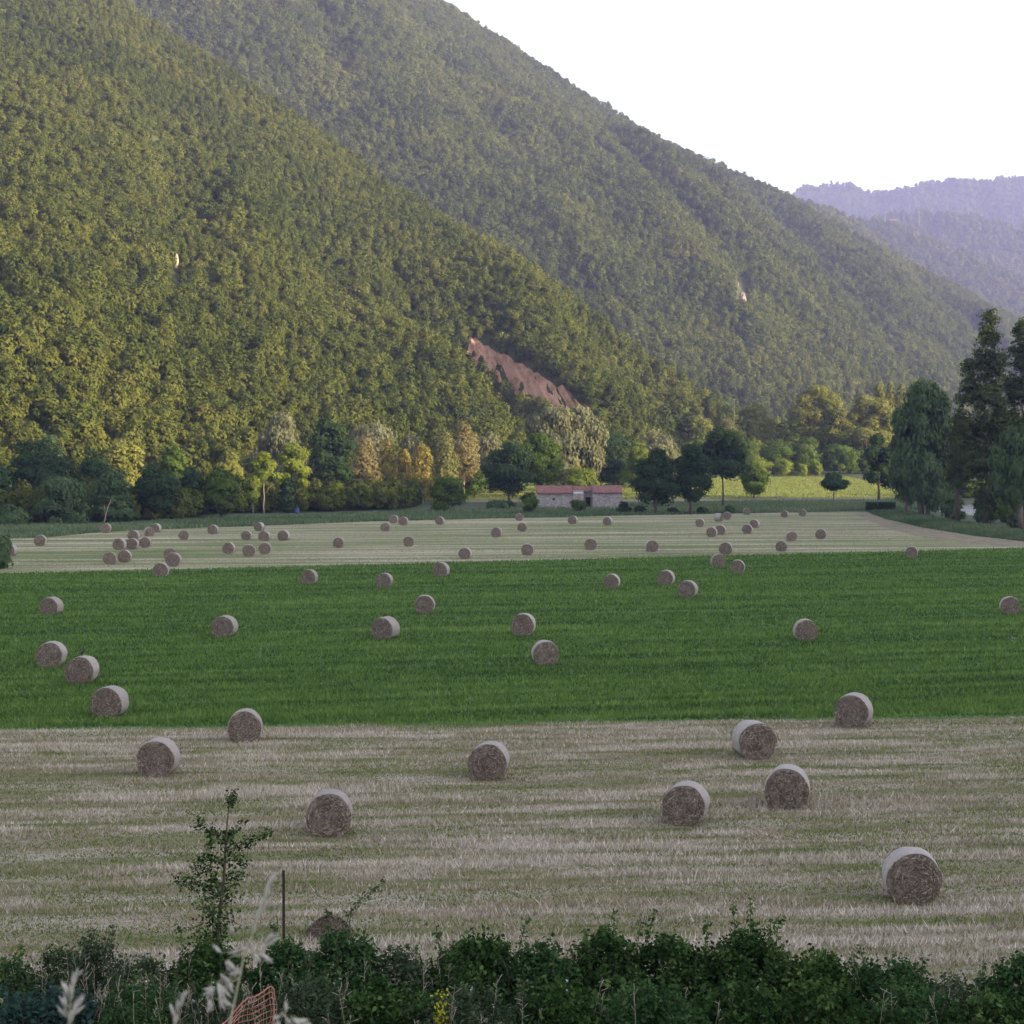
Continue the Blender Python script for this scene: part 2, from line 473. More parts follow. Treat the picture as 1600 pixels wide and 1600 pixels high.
second_hill = Hill('hill', crest_px([(-500, -640, 1650), (100, -360, 1720), (450, -150, 1800), (690, 12, 1900), (770, 58, 1930), (850, 112, 1950), (940, 172, 1980), (1010, 214, 2000), (1060, 238, 2010), (1110, 262, 2020), (1170, 280, 2040), (1215, 304, 2060), (1290, 350, 2080), (1400, 408, 2120), (1500, 458, 2170), (1560, 492, 2210), (1640, 530, 2260), (1760, 610, 2330)]),
                   [(-700, 900, 8), (-330, 960, 8), (-100, 980, 8), (60, 1000, 8), (180, 1060, 8), (270, 1180, 9), (380, 1400, 10), (520, 1700, 12), (700, 2150, 14)], 240, 90, .95, 52, 18, 11)
third_hill = Hill('hill', crest_px([(1180, 300, 2700), (1300, 336, 2750), (1352, 366, 2780), (1400, 398, 2800), (1450, 438, 2830), (1500, 462, 2850), (1548, 480, 2880), (1600, 506, 2900), (1700, 560, 2900)]),
                  [(440, 1900, 12), (560, 2050, 12), (700, 2200, 14), (860, 2400, 14), (950, 2500, 14)], 80, 40, .95, 20, 8, 21)
far_low = Hill('hill', crest_px([(1220, 380, 3500), (1300, 358, 3500), (1345, 348, 3450), (1400, 352, 3450), (1440, 372, 3420), (1480, 392, 3400), (1530, 408, 3380), (1600, 444, 3350), (1750, 500, 3300)]),
               [(500, 2900, 20), (700, 2900, 20), (900, 2850, 20), (1100, 2800, 20)], 90, 40, 1, 55, 7, 31)
far_mid = Hill('hill', crest_px([(1200, 372, 4150), (1330, 350, 4150), (1380, 343, 4150), (1440, 336, 4150), (1490, 334, 4100), (1530, 345, 4080), (1580, 358, 4050), (1700, 372, 4000)]),
               [(560, 3500, 20), (760, 3500, 20), (1000, 3450, 20), (1250, 3400, 20)], 90, 36, 1, 60, 6, 41)
far_top = Hill('hill', crest_px([(1150, 350, 5300), (1238, 304, 5300), (1275, 294, 5300), (1310, 291, 5300), (1335, 295, 5280), (1368, 307, 5250), (1400, 302, 5220), (1440, 290, 5200), (1490, 284, 5200), (1545, 286, 5150), (1600, 279, 5150), (1720, 262, 5100), (1900, 270, 5000)]),
               [(600, 4150, 20), (900, 4200, 20), (1200, 4150, 20), (1600, 4000, 20)], 110, 40, 1, 70, 8, 51, jag=10)

# the opposite side of the valley, behind the viewer's right shoulder: it keeps the low sun off the fields
def shade_ridge():
    az = R(SUN_AZ); ux, uy = math.sin(az), math.cos(az)          # towards the sun
    tx, ty = -uy, ux                                              # along the ridge
    te = math.tan(R(SUN_EL))
    sk = np.array([-900, -400, 0, 200, 270, 288, 300, 312, 325, 340, 365, 390, 417, 432, 448, 500, 550, 650, 800, 1300], float)
    hk = np.array([60, 90, 84, 74, 66, 60, 46, 43, 44, 42, 42, 38, 33, 25, 18, 15, 10, -5, -40, -150], float)
    s_ = np.concatenate([np.linspace(-900, 0, 30), np.linspace(10, 520, 103), np.linspace(540, 1300, 30)])
    A0 = 600.0
    h = np.interp(s_, sk, hk) + A0 * te
    h = h + (vnoise(s_ / 9, s_ * 0, 77) - .5) * 2.2
    h = np.maximum(h, -4)
    prof = [(-420, -.02), (-300, .25), (-180, .58), (-80, .86), (-25, .97), (0, 1.0), (60, .95), (200, .7), (420, .3), (700, -.02)]
    v = []
    for da, k in prof:
        a = A0 + da
        # A0 is where the crest line runs; its height there decides where the shadow ends
        v.append(np.stack([s_ * tx + a * ux, s_ * ty + a * uy, h * k], 1))
    v = np.array(v); nu = len(s_); nr = len(prof)
    i = (np.arange(nr - 1)[:, None] * nu + np.arange(nu - 1)[None]).ravel()
    tag(link('hill', mesh_np('hill', v.reshape(-1, 3), np.stack([i, i + 1, i + nu + 1, i + nu], 1), mats=[M_HILL], smooth_=True)), kind='structure')
shade_ridge()

# ------------------------------------------------------------------ leaves and crowns
def rand_dirs(rng, n):
    d = rng.normal(size=(n, 3)); return d / np.linalg.norm(d, axis=1)[:, None]
def leaf_quads(rng, C, N, L, W, bias=None):
    """one diamond-shaped leaf per centre; N normals, L length, W width"""
    n = len(C)
    t = rand_dirs(rng, n) if bias is None else bias + .45 * rand_dirs(rng, n)
    t = t - N * np.sum(t * N, 1)[:, None]; t /= np.linalg.norm(t, axis=1)[:, None] + 1e-9
    b = np.cross(N, t)
    L = np.broadcast_to(L, (n,))[:, None]; W = np.broadcast_to(W, (n,))[:, None]
    v = np.stack([C - t * L * .5, C + b * W * .5 + N * L * .06, C + t * L * .5, C - b * W * .5 + N * L * .06], 1)
    f = np.arange(n * 4).reshape(n, 4)
    return v.reshape(-1, 3), f
def leaf_tris(rng, C, N, S, bias=None, asp=1.0):
    n = len(C)
    t = rand_dirs(rng, n) if bias is None else bias + .35 * rand_dirs(rng, n)
    t = t - N * np.sum(t * N, 1)[:, None]; t /= np.linalg.norm(t, axis=1)[:, None] + 1e-9
    b = np.cross(N, t); S = np.broadcast_to(S, (n,))[:, None]
    v = np.stack([C + t * S * .6 * asp, C - t * S * .45 * asp + b * S * .5, C - t * S * .45 * asp - b * S * .5], 1)
    return v.reshape(-1, 3), np.arange(n * 3).reshape(n, 3)
PROFILES = {
    'round': lambda t: np.sqrt(np.clip(1 - (2 * t ** .9 - 1) ** 2, 0, 1)),
    'dome': lambda t: np.clip(1 - t ** 2.4, 0, 1) ** .6 * (.72 + .28 * np.sin(np.pi * np.clip(t * 1.3, 0, 1))),
    'poplar': lambda t: np.clip(np.sin(np.pi * np.clip(t * .86 + .14, 0, 1)), 0, 1) ** .6 * (1.12 - .4 * t),
    'column': lambda t: np.clip(np.sin(np.pi * np.clip(t * .9 + .1, 0, 1)), 0, 1) ** .42,
    'mound': lambda t: np.clip(1 - t ** 2.5, 0, 1) ** .62 * (.86 + .14 * smooth(0, .35, t)),
    'cone': lambda t: np.clip(1 - t, 0, 1) ** .75 * (.55 + .45 * smooth(0, .2, t)),
}
def clump_centres(rng, prof, n, rad, h, irr=.3, inner=.45):
    ph = rng.random(8) * 6.28
    t = rng.random(n * 4); keep = rng.random(n * 4) < .15 + PROFILES[prof](t); t = t[keep][:n]; n = len(t)
    a = rng.random(n) * 2 * math.pi
    k = 1 + irr * (np.sin(a * 2 + ph[0] + 5 * t) * .4 + np.sin(a * 3 + ph[1] - 7 * t) * .35 + np.sin(9 * t + ph[2] + a) * .3 + np.sin(a + ph[3]) * .3)
    r = PROFILES[prof](t) * rad * k * (inner + (1 - inner) * np.sqrt(rng.random(n)))
    return np.stack([r * np.cos(a), r * np.sin(a), t * h], 1)
def lobed_centres(rng, prof, n, rad, h, irr, inner, cl_r):
    """clump centres on the upper sides of a handful of big lobes, so that the crown bulges and has gaps"""
    slim = h / (2 * rad)
    nl = int(np.clip(7 + 5 * slim, 7, 22)) if slim < 1.6 else 34
    L = clump_centres(rng, prof, nl, rad * .74, h * .86, irr, .35); nl = len(L)
    lr = rad * (.30 + .22 * rng.random(nl)) if slim < 1.6 else rad * (.2 + .25 * rng.random(nl))
    wt = lr ** 2; k = rng.choice(nl, n, p=wt / wt.sum()); d = rand_dirs(rng, n)
    d[:, 2] = np.where(rng.random(n) < .72, np.abs(d[:, 2]), d[:, 2])
    st = np.array([1, 1, .8 if slim < 1.6 else 1.5])
    P = L[k] + d * lr[k][:, None] * st * (.72 + .33 * rng.random(n))[:, None]
    C2 = clump_centres(rng, prof, max(4, n // 4), rad * .8, h * .9, irr, .3)
    P = np.concatenate([P, C2]); P[:, 2] = np.clip(P[:, 2], 0, h)
    return P
def crown(rng, prof, rad, h, z0, n_cl, cl_r, per, size, irr=.3, droop=0.0, inner=.45, flat=.75, lobes=True, given=None):
    """leaf triangles gathered in clumps spread through the crown's volume"""
    if given is not None:
        L = np.array(given); wt = L[:, 3] * L[:, 4]; k = rng.choice(len(L), n_cl, p=wt / wt.sum()); d = rand_dirs(rng, n_cl)
        d[:, 2] = np.where(rng.random(n_cl) < .45, np.abs(d[:, 2]), d[:, 2])
        m = np.maximum(1 - cl_r * .55 / L[k][:, 3], .35)[:, None]
        Cc = L[k][:, :3] + d * np.stack([L[k][:, 3], L[k][:, 3], L[k][:, 4]], 1) * m * (.35 + .65 * rng.random(n_cl) ** .5)[:, None]
        Cc[:, 2] -= z0
    elif lobes: Cc = lobed_centres(rng, prof, n_cl, rad - cl_r * .35, h - cl_r * .6, irr, inner, cl_r)
    else: Cc = clump_centres(rng, prof, n_cl, rad - cl_r * .45, h - cl_r * .6, irr, inner)
    n_cl = len(Cc)
    Cc[:, 2] += z0
    cr = cl_r * (.65 + .7 * rng.random(n_cl))
    crnd = rng.random(n_cl)
    d = rand_dirs(rng, n_cl * per)
    idx = np.repeat(np.arange(n_cl), per)
    d[:, 2] = np.abs(d[:, 2]) * np.where(rng.random(len(d)) < .78, 1, -1)
    rr = cr[idx] * (.45 + .6 * rng.random(len(d)) ** .6)
    out = Cc - np.array([0, 0, z0 + h * .35]); out /= np.linalg.norm(out, axis=1)[:, None] + 1e-6
    P = Cc[idx] + d * rr[:, None] * np.array([1, 1, flat if droop == 0 else 1.0])
    if droop: P[:, 2] -= droop * rng.random(len(P)) ** 1.5
    N = d * .8 + out[idx] * .5 + .42 * rand_dirs(rng, len(d)); N /= np.linalg.norm(N, axis=1)[:, None]
    P[:, 2] = np.maximum(P[:, 2], .15)
    S = size * (.65 + .7 * rng.random(len(P)))
    if droop:
        N[:, 2] *= .35; N /= np.linalg.norm(N, axis=1)[:, None]
        v, f = leaf_tris(rng, P, N, S, np.tile([0, 0, -1.0], (len(P), 1)), 1.7)
    else:
        v, f = leaf_tris(rng, P, N, S)
    rnd = np.clip(.55 * crnd[idx] + .45 * rng.random(len(P)), 0, 1)
    return v, f, rnd, Cc
def trunk_mesh(rng, name, h, r, z0, Cc, mat, nl=7, lean=(0, 0), forks=1):
    mb = MB()
    tops = []
    for k in range(forks):
        a = rng.random() * 6.28; o = .0 if forks == 1 else .9 * r
        sp = 0 if forks == 1 else h * .09
        pts, rad = [], []
        for i in range(7):
            t = i / 6
            pts.append((o * math.cos(a) + lean[0] * t * h + sp * math.cos(a) * t + rng.normal() * r * .35 * (i > 0), o * math.sin(a) + lean[1] * t * h + sp * math.sin(a) * t + rng.normal() * r * .35 * (i > 0), -.15 + t * h * .9))
            rad.append(r / math.sqrt(forks) * (1.25 if i == 0 else 1) * (1 - .86 * t))
        mb.tube(pts, rad, 7); tops.append(pts)
    if len(Cc):
        for j in rng.choice(len(Cc), min(nl, len(Cc)), replace=False):
            c = Cc[j]; P = tops[rng.integers(len(tops))]
            zs = max(z0 * .7, c[2] - h * .22 - np.hypot(c[0], c[1]) * .5)
            zs = min(max(zs, .12 * h), .82 * h); t = min(max((zs + .15) / (h * .9), 0), 1)
            k = min(int(t * 6), 5); q = Vector(P[k]).lerp(Vector(P[k + 1]), t * 6 - k)
            e = Vector(c) - q; m = q + e * .5 + Vector((0, 0, -.06 * e.length))
            mb.tube([q, m, Vector(c)], [r * .34 * (1 - .5 * t), r * .2 * (1 - .4 * t), r * .05], 5)
    return mb.mesh(name, [mat], True)

# leaf materials (the gold one has warm sunlight put into its colour)
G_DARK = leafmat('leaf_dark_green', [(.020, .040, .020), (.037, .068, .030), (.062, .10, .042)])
G_OAK = leafmat('leaf_oak', [(0.037, 0.069, 0.018), (0.069, 0.112, 0.025), (0.112, 0.156, 0.037)])
G_BLUE = leafmat('leaf_blue_green', [(0.044, 0.076, 0.036), (0.073, 0.117, 0.053), (0.109, 0.159, 0.067)])
G_LIME = leafmat('leaf_lime', [(0.081, 0.119, 0.022), (0.138, 0.181, 0.033), (0.213, 0.244, 0.048)])
G_WILLOW = leafmat('leaf_willow', [(0.081, 0.098, 0.057), (0.138, 0.149, 0.086), (0.196, 0.196, 0.115)])
G_GOLD = leafmat('leaf_sunlit_gold', [(.16, .14, .04), (.25, .215, .06), (.34, .29, .09)])  # warm sun painted into the tint; the leaves themselves are more silver-green
G_PINK = leafmat('leaf_pinkish', [(.12, .11, .055), (.18, .16, .075), (.25, .215, .105)])
G_OLIVE = leafmat('leaf_olive', [(0.102, 0.119, 0.037), (0.170, 0.187, 0.051), (0.255, 0.255, 0.076)])
G_PALE = leafmat('leaf_pale', [(.09, .105, .045), (.14, .15, .06), (.19, .19, .075)])
BARK = barkmat('bark_brown', (.045, .035, .028), (.10, .08, .06))
BARK_PALE = barkmat('bark_pale', (.20, .16, .12), (.38, .31, .24))
BARK_GREY = barkmat('bark_grey', (.08, .07, .065), (.18, .155, .14))

G_POP = leafmat('leaf_poplar', [(.035, .052, .022), (.06, .082, .032), (.095, .115, .05)])
SP = {  # profile, leaf material, bark, clump radius factor, leaf size, droop, crown bottom fraction, irregularity
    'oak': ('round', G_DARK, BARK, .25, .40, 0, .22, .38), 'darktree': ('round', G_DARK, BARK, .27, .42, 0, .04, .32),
    'bluebush': ('mound', G_BLUE, BARK, .30, .42, 0, .0, .28), 'greentree': ('round', G_OAK, BARK, .24, .42, 0, .12, .35),
    'lime': ('round', G_LIME, BARK_PALE, .25, .36, 0, .25, .45), 'limebush': ('mound', G_LIME, BARK, .3, .36, 0, .0, .3),
    'willow': ('mound', G_WILLOW, BARK_GREY, .22, .42, .8, .05, .32), 'greywillow': ('mound', G_BLUE, BARK_GREY, .17, .42, 1.1, .03, .25),
    'goldpoplar': ('column', G_GOLD, BARK_PALE, .34, .36, 0, .1, .2), 'pinkpoplar': ('poplar', G_PINK, BARK_PALE, .3, .38, 0, .08, .3),
    'palepoplar': ('poplar', G_PALE, BARK_PALE, .3, .40, 0, .06, .3), 'poplar': ('poplar', G_POP, BARK, .2, .34, 0, .05, .6),
    'olive': ('round', G_OLIVE, BARK_GREY, .23, .46, 0, .15, .4), 'oliverow': ('column', G_OLIVE, BARK_GREY, .32, .5, 0, .08, .2),
    'locust': ('mound', G_OAK, BARK_GREY, .25, .46, 0, .1, .3), 'pine': ('cone', G_DARK, BARK, .26, .4, 0, .1, .3),
}
TID = [0]
def tree(px, top, wpx, d, sp, label, name='tree', cat='tree', dens=1.0, cb=None, group=None, trunk_r=None, forks=1, lean=(0, 0), zoff=None, lobes=None):
    TID[0] += 1
    rng = np.random.default_rng(1000 + TID[0])
    prof, lm, bk, cf, ls, droop, cbf, irr = SP[sp]
    if cb is not None: cbf = cb
    p = at_y(px, top, d); x = p[0]; z0 = zg1(x, d) if zoff is None else zoff
    h = p[2] - z0; rad = wpx / F * d * .5
    zc = h * cbf; hc = h - zc
    cl = min(max(.75, cf * min(rad, hc * .6) * 1.15), 1.9)
    area = 2 * math.pi * rad * hc * .62 + math.pi * rad ** 2
    n_cl = int(np.clip(area / (cl * cl) * 1.05, 16, 330) * dens)
    per = int(np.clip(14 * (cl / ls) ** 1.5 * .8, 24, 75))
    if lobes:
        lr = np.random.default_rng(7000 + TID[0]); G = []
        for lx, ly, rx, ry in lobes:
            q = at_y(lx, ly, d); G.append((q[0] - x, lr.uniform(-.5, .5) * rx / F * d, q[2] - z0, (1.13 if sp == 'oak' else 1.0) * rx / F * d, (1.08 if sp == 'oak' else 1.0) * ry / F * d))
        v, f, rnd, Cc = crown(rng, prof, rad, hc, zc, int(n_cl * (1.0 if sp in ('poplar', 'greywillow') else 1.5)), cl, per, ls, irr, droop, given=G)
    elif sp == 'poplar':
        v, f, rnd, Cc = crown(rng, prof, rad, hc, zc, int(n_cl * .8), cl, per, ls, irr, droop, .3, 1.3, True)
    elif prof in ('poplar', 'column', 'cone'): v, f, rnd, Cc = crown(rng, prof, rad, hc, zc, n_cl, cl, per, ls, irr, droop, .3, 1.5, False)
    else: v, f, rnd, Cc = crown(rng, prof, rad, hc, zc, n_cl, cl, per, ls, irr, droop)
    t = thing(name, label, cat, (x, d, z0), 0, group)
    link('crown', mesh_np('crown', v, f, {'rnd': rnd}, [lm]), t)
    r = trunk_r or max(.07, min(.5, h * .02))
    link('trunk', trunk_mesh(rng, 'trunk', h * .92, r, zc, Cc, bk, 9, lean, forks), t)
    return t

# ------------------------------------------------------------------ forests on the hills (uncountable: one mass per hill)
rng0 = np.random.default_rng(5)
FOREST = [(.021, .033, .012), (.036, .053, .015), (.055, .074, .018), (.073, .094, .022), (.091, .109, .026), (.113, .124, .03), (.100, .090, .038)]
M_FOREST = forestmat('forest_leaves', FOREST)
PROTO = []
for k in range(7):
    rr = np.random.default_rng(60 + k)
    v, f, rnd, _ = crown(rr, ('round', 'mound', 'round', 'poplar', 'mound', 'round', 'cone')[k], (3.6, 4.0, 3.2, 2.4, 3.5, 3.9, 2.8)[k], (7.2, 6.4, 7.6, 9.2, 6.8, 7.0, 8.6)[k], .6, 34, 1.3, 24, .62, .3, 0, .72, .8, k in (1, 4))
    PROTO.append(bpy.data.objects.new('forest_tree_shape', mesh_np('forest_tree_shape', v, f, {'rnd': rnd}, [M_FOREST])))
def forest_group():
    ng = bpy.data.node_groups.new('scatter_trees', 'GeometryNodeTree')
    ng.interface.new_socket('Geometry', in_out='INPUT', socket_type='NodeSocketGeometry')
    ng.interface.new_socket('Geometry', in_out='OUTPUT', socket_type='NodeSocketGeometry')
    gi = ng.nodes.new('NodeGroupInput'); go = ng.nodes.new('NodeGroupOutput')
    jo = ng.nodes.new('GeometryNodeJoinGeometry')
    for ob in PROTO:
        oi = ng.nodes.new('GeometryNodeObjectInfo'); oi.inputs['Object'].default_value = ob; oi.inputs['As Instance'].default_value = True
        ng.links.new(oi.outputs['Geometry'], jo.inputs[0])
    ip = ng.nodes.new('GeometryNodeInstanceOnPoints'); ip.inputs['Pick Instance'].default_value = True
    def na(n, t):
        a = ng.nodes.new('GeometryNodeInputNamedAttribute'); a.data_type = t; a.inputs[0].default_value = n; return a.outputs[0]
    ng.links.new(gi.outputs[0], ip.inputs['Points']); ng.links.new(jo.outputs[0], ip.inputs['Instance'])
    ng.links.new(na('kind', 'INT'), ip.inputs['Instance Index'])
    cx = ng.nodes.new('ShaderNodeCombineXYZ'); ng.links.new(na('turn', 'FLOAT'), cx.inputs[2])
    ng.links.new(cx.outputs[0], ip.inputs['Rotation'])
    ng.links.new(na('size', 'FLOAT_VECTOR'), ip.inputs['Scale'])
    ng.links.new(ip.outputs[0], go.inputs[0])
    return ng
NG = forest_group()
def forest(name, P, rng, s0, s1, label, big=False, rise=0.0, bias=0.0):
    n = len(P); x_, y_ = P[:, 0], P[:, 1]
    me = bpy.data.meshes.new(name); me.vertices.add(n); me.vertices.foreach_set('co', np.asarray(P, np.float32).ravel())
    a = me.attributes.new('kind', 'INT', 'POINT'); a.data.foreach_set('value', np.array([0, 1, 2, 4, 5, 1, 4, 3 if big else 0])[rng.integers(0, 8, n)].astype(np.int32))
    a = me.attributes.new('turn', 'FLOAT', 'POINT'); a.data.foreach_set('value', (rng.random(n) * 6.28).astype(np.float32))
    s = s0 + (s1 - s0) * rng.random(n) ** 1.4
    s = s * (.75 + .5 * fbm(x_ / 25, y_ / 25, 7, 3)) * np.clip(1.25 - P[:, 2] * rise, .7, 1.3)
    S = np.stack([s * (.85 + .3 * rng.random(n)), s * (.85 + .3 * rng.random(n)), s * (.8 + .4 * rng.random(n))], 1)
    a = me.attributes.new('size', 'FLOAT_VECTOR', 'POINT'); a.data.foreach_set('vector', S.astype(np.float32).ravel())
    tone = np.clip((fbm(x_ / 45, y_ / 45, 17, 4) - .5) * 2.2 + .5 + bias, 0, 1)
    a = me.attributes.new('tone', 'FLOAT', 'POINT'); a.data.foreach_set('value', tone.astype(np.float32))
    o = link(name, me); md = o.modifiers.new('scatter', 'NODES'); md.node_group = NG
    return tag(o, label, 'forest', kind='stuff')

SCAR = [(731, 530), (742, 531), (764, 543), (800, 561), (850, 589), (890, 614), (926, 650), (918, 664), (892, 650), (862, 630), (830, 611), (796, 592), (766, 573), (742, 556), (732, 544)]
P = left_hill.sample(rng0, 1 / 4.1)
px, py = project(P)
k = in_poly(px, py, SCAR) | in_poly(px, py - 12, SCAR) | in_poly(px + 3, py - 24, SCAR)
tip = at_y(744, 546, 678)[:2]; sd = np.array([SUNV.x, SUNV.y]) / math.hypot(SUNV.x, SUNV.y)
ta = (P[:, :2] - tip) @ sd; tb = (P[:, 0] - tip[0]) * -sd[1] + (P[:, 1] - tip[1]) * sd[0]
low = (ta > 2) & (ta < 27) & (np.abs(tb) < 4.5) & ~k     # only low scrub here: it lets the last sun reach the top of the slip
LOW = P[low]; k |= low; PL = P
k |= (np.abs(px - 275) < 10) & (py > 404) & (py < 468)
forest('forest', P[~k], rng0, .38, .9, 'olive green broadleaf forest covering the near hillside on the left', rise=.003, bias=.14)
P = second_hill.sample(rng0, 1 / 6.3)
px, py = project(P)
P = P[~(((np.abs(px - 1153) < 5) | (np.abs(px - 1160) < 15)) & (py > 436) & (py < 482) & (np.abs(px - 1158) < 16))]
forest('forest', P, rng0, .48, 1.08, 'hazy green forest covering the tall second hill behind the near slope', bias=-.22)
P = third_hill.sample(rng0, 1 / 20.0)
forest('forest', P, rng0, 1.0, 1.7, 'pale hazy wood on the low spur beyond the second hill')
for H, lb in ((far_low, 'bluish wood on the lowest far ridge at the valley head'), (far_mid, 'bluish wood on the middle far ridge below the skyline'), (far_top, 'violet blue wood on the farthest skyline ridge')):
    P = H.sample(rng0, 1 / 30.0, 1.05)
    forest('forest', P, rng0, 1.0, 2.0, lb)
# woods on the valley floor behind the meadow
n = 2600
P = np.stack([rng0.uniform(20, 330, n), rng0.uniform(632, 1080, n), np.zeros(n)], 1)
P2 = np.stack([rng0.uniform(195, 280, 500), rng0.uniform(470, 640, 500), np.zeros(500)], 1)
P = np.concatenate([P, P2]); P[:, 2] = zg(P[:, 0], P[:, 1])
P = P[(river_dist(P[:, 0], P[:, 1]) > 10) & ((P[:, 1] > 680) | (P[:, 0] < 150) | (P[:, 0] > 190))]
forest('forest', P, rng0, 1.0, 1.75, 'mixed wood on the valley floor behind the sunlit meadow', True)

P = PL; px, py = project(P)
edge_ = (in_poly(px, py - 9, SCAR) | in_poly(px + 3, py - 22, SCAR)) & ~in_poly(px, py, SCAR) & (rng0.random(len(P)) < .5)
edge_ |= in_poly(px, py, SCAR) & ~in_poly(px + 4, py + 9, SCAR) & (px < 850) & (rng0.random(len(P)) < .12) & (px > 765)
LOW = np.concatenate([LOW, P[edge_]])
forest('scrub', LOW, rng0, .28, .5, 'low scrub creeping in along the edges of the landslip')
n = 5000
P = np.stack([rng0.uniform(-190, 0, n), rng0.uniform(0, 1, n), np.zeros(n)], 1)
P[:, 1] = np.where(P[:, 0] < FAR_EDGE[0, 0], 275, yfar(P[:, 0]) + 5) + 14 + P[:, 1] * 110
P = P[(P[:, 1] > 318 + .55 * np.maximum(P[:, 0] + 90, -60) + np.where(P[:, 0] > -62, 36, 0)) & ((P[:, 0] < -22) | (P[:, 1] > 470))]
P[:, 2] = zg(P[:, 0], P[:, 1])
forest('undergrowth', P, rng0, .25, .62, 'dark shaded undergrowth filling the foot of the left tree line')
# bare earth of the landslip
def scarmat():
    m, nt, out = newmat('bare_earth')
    g = nt.nodes.new('ShaderNodeNewGeometry')
    f = noise_(nt, mapping(nt, g.outputs['Position'], (.3, .05, .22)), 1.0, 7, .7)
    c = ramp(nt, f, [(.3, (.14, .075, .05)), (.43, (.28, .15, .09)), (.55, (.41, .235, .155)), (.66, (.36, .24, .175)), (.76, (.17, .13, .085))])
    diffuse_out(nt, out, c, bump=f, bs=.8, bd=1.2)
    return m
def scar():
    Pf = left_hill.P; nv = left_hill.nv; k = 9
    nu = Pf.shape[1]; ui = np.arange(int(nu * .74) * k, int(nu * .88) * k) / k; vi = np.arange(0, int(nv * .62) * k) / k
    U, V = np.meshgrid(ui, vi); a = np.minimum(U.astype(int), nu - 2); b = np.minimum(V.astype(int), nv - 2); fu = (U - a)[..., None]; fv = (V - b)[..., None]
    Q = (Pf[b, a] * (1 - fu) + Pf[b, a + 1] * fu) * (1 - fv) + (Pf[b + 1, a] * (1 - fu) + Pf[b + 1, a + 1] * fu) * fv
    px, py = project(Q)
    jx = 9 * (fbm(Q[..., 0] / 5, Q[..., 1] / 5, 3, 3) - .5); jy = 9 * (fbm(Q[..., 0] / 5, Q[..., 1] / 5, 13, 3) - .5)
    px, py = px + jx, py + jy
    ins = in_poly(px, py, SCAR) | in_poly(px, py - 10, SCAR) | in_poly(px + 2, py - 20, SCAR)
    # downhill rills and lumps
    al = (V - .18 * nv) + 0 * U; ac = U + .08 * V
    Q = Q.copy(); Q[..., 2] += .85 + 3.6 * (fbm(ac / 1.1, al / 14, 5, 4) - .5) + 1.2 * (fbm(ac / .5, al / 2.5, 25, 3) - .5)
    c = ins[:-1, :-1] & ins[1:, :-1] & ins[:-1, 1:] & ins[1:, 1:]
    r, q = np.nonzero(c); W = Q.shape[1]; i = r * W + q
    fc = np.stack([i, i + 1, i + W + 1, i + W], 1); used = np.unique(fc); mp = np.full(Q.shape[0] * W, -1); mp[used] = np.arange(len(used))
    me = mesh_np('bare_slope', Q.reshape(-1, 3)[used], mp[fc], mats=[scarmat()], smooth_=True)
    tag(link('bare_slope', me), kind='structure')
scar()
# pale rocks that show between the trees
M_ROCK = plainmat('pale_rock', (.28, .23, .20), (.44, .37, .32), .6, .9, .6)
M_ROCK2 = plainmat('weathered_rock', (.12, .105, .095), (.20, .175, .155), .6, .9, .6)
def rock(px, py, wpx, hpx, hill, label, seed):
    rng = np.random.default_rng(seed)
    qx, qy = project(hill.P[:hill.nv]); dd = (qx - px) ** 2 + (qy - py - hpx * .5) ** 2
    r, c = np.unravel_index(dd.argmin(), dd.shape); p = hill.P[r, c].copy()
    y = p[1] - 5; w_, h_ = wpx / F * y, hpx / F * y
    p = at_y(px, py + hpx * .5, y)
    n1, n2 = 12, 9; vs = []
    for i in range(n2 + 1):
        t = i / n2
        for j in range(n1):
            a = 2 * math.pi * j / n1
            k = (1 - .55 * t ** 1.5) * (.75 + .5 * rng.random()) * (0.05 if i == n2 else 1)
            vs.append((math.cos(a) * w_ * .5 * k, math.sin(a) * w_ * .5 * k + t * 1.5, -6 + (h_ + 6 + 1) * t))
    fs = [(i * n1 + j, i * n1 + (j + 1) % n1, (i + 1) * n1 + (j + 1) % n1, (i + 1) * n1 + j) for i in range(n2) for j in range(n1)]
    mb = MB(); mb.add(vs, fs)
    o = link('rock_outcrop', mb.mesh('rock_outcrop', [M_ROCK if hill is left_hill else M_ROCK2]), loc=tuple(p)); tag(o, label, 'rock', 'pale rocks among the hillside trees')
rock(275, 406, 8, 13, left_hill, 'pale pinkish upright rock standing alone in the near hillside forest', 1)
rock(618, 522, 12, 8, left_hill, 'small grey white rock above and left of the red landslip', 2)
rock(1153, 444, 4, 6, second_hill, 'narrow pale rock, upper one of the group on the second hill', 3)
rock(1160, 462, 15, 8, second_hill, 'wide pale rock band, lower one of the group on the second hill', 4)

# ------------------------------------------------------------------ trees on the valley floor
# left, in shade, from the field's edge backwards
tree(22, 786, 62, 306, 'bluebush', 'low grey green bush at the left end of the tree line behind the field', 'bush', 'bush')
tree(97, 741, 100, 318, 'bluebush', 'broad round blue green bush second from the left along the field edge', 'bush', 'bush')
tree(176, 731, 76, 326, 'bluebush', 'rounded dark bush with a pale bare stem at its foot, left field edge', 'bush', 'bush')
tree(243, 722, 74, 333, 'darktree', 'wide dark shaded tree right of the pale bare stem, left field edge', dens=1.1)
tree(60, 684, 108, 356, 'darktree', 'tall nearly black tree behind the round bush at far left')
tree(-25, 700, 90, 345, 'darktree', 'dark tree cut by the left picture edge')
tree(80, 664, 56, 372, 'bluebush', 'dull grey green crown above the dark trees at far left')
tree(142, 690, 80, 362, 'darktree', 'dark green tree behind the two round bushes on the left')
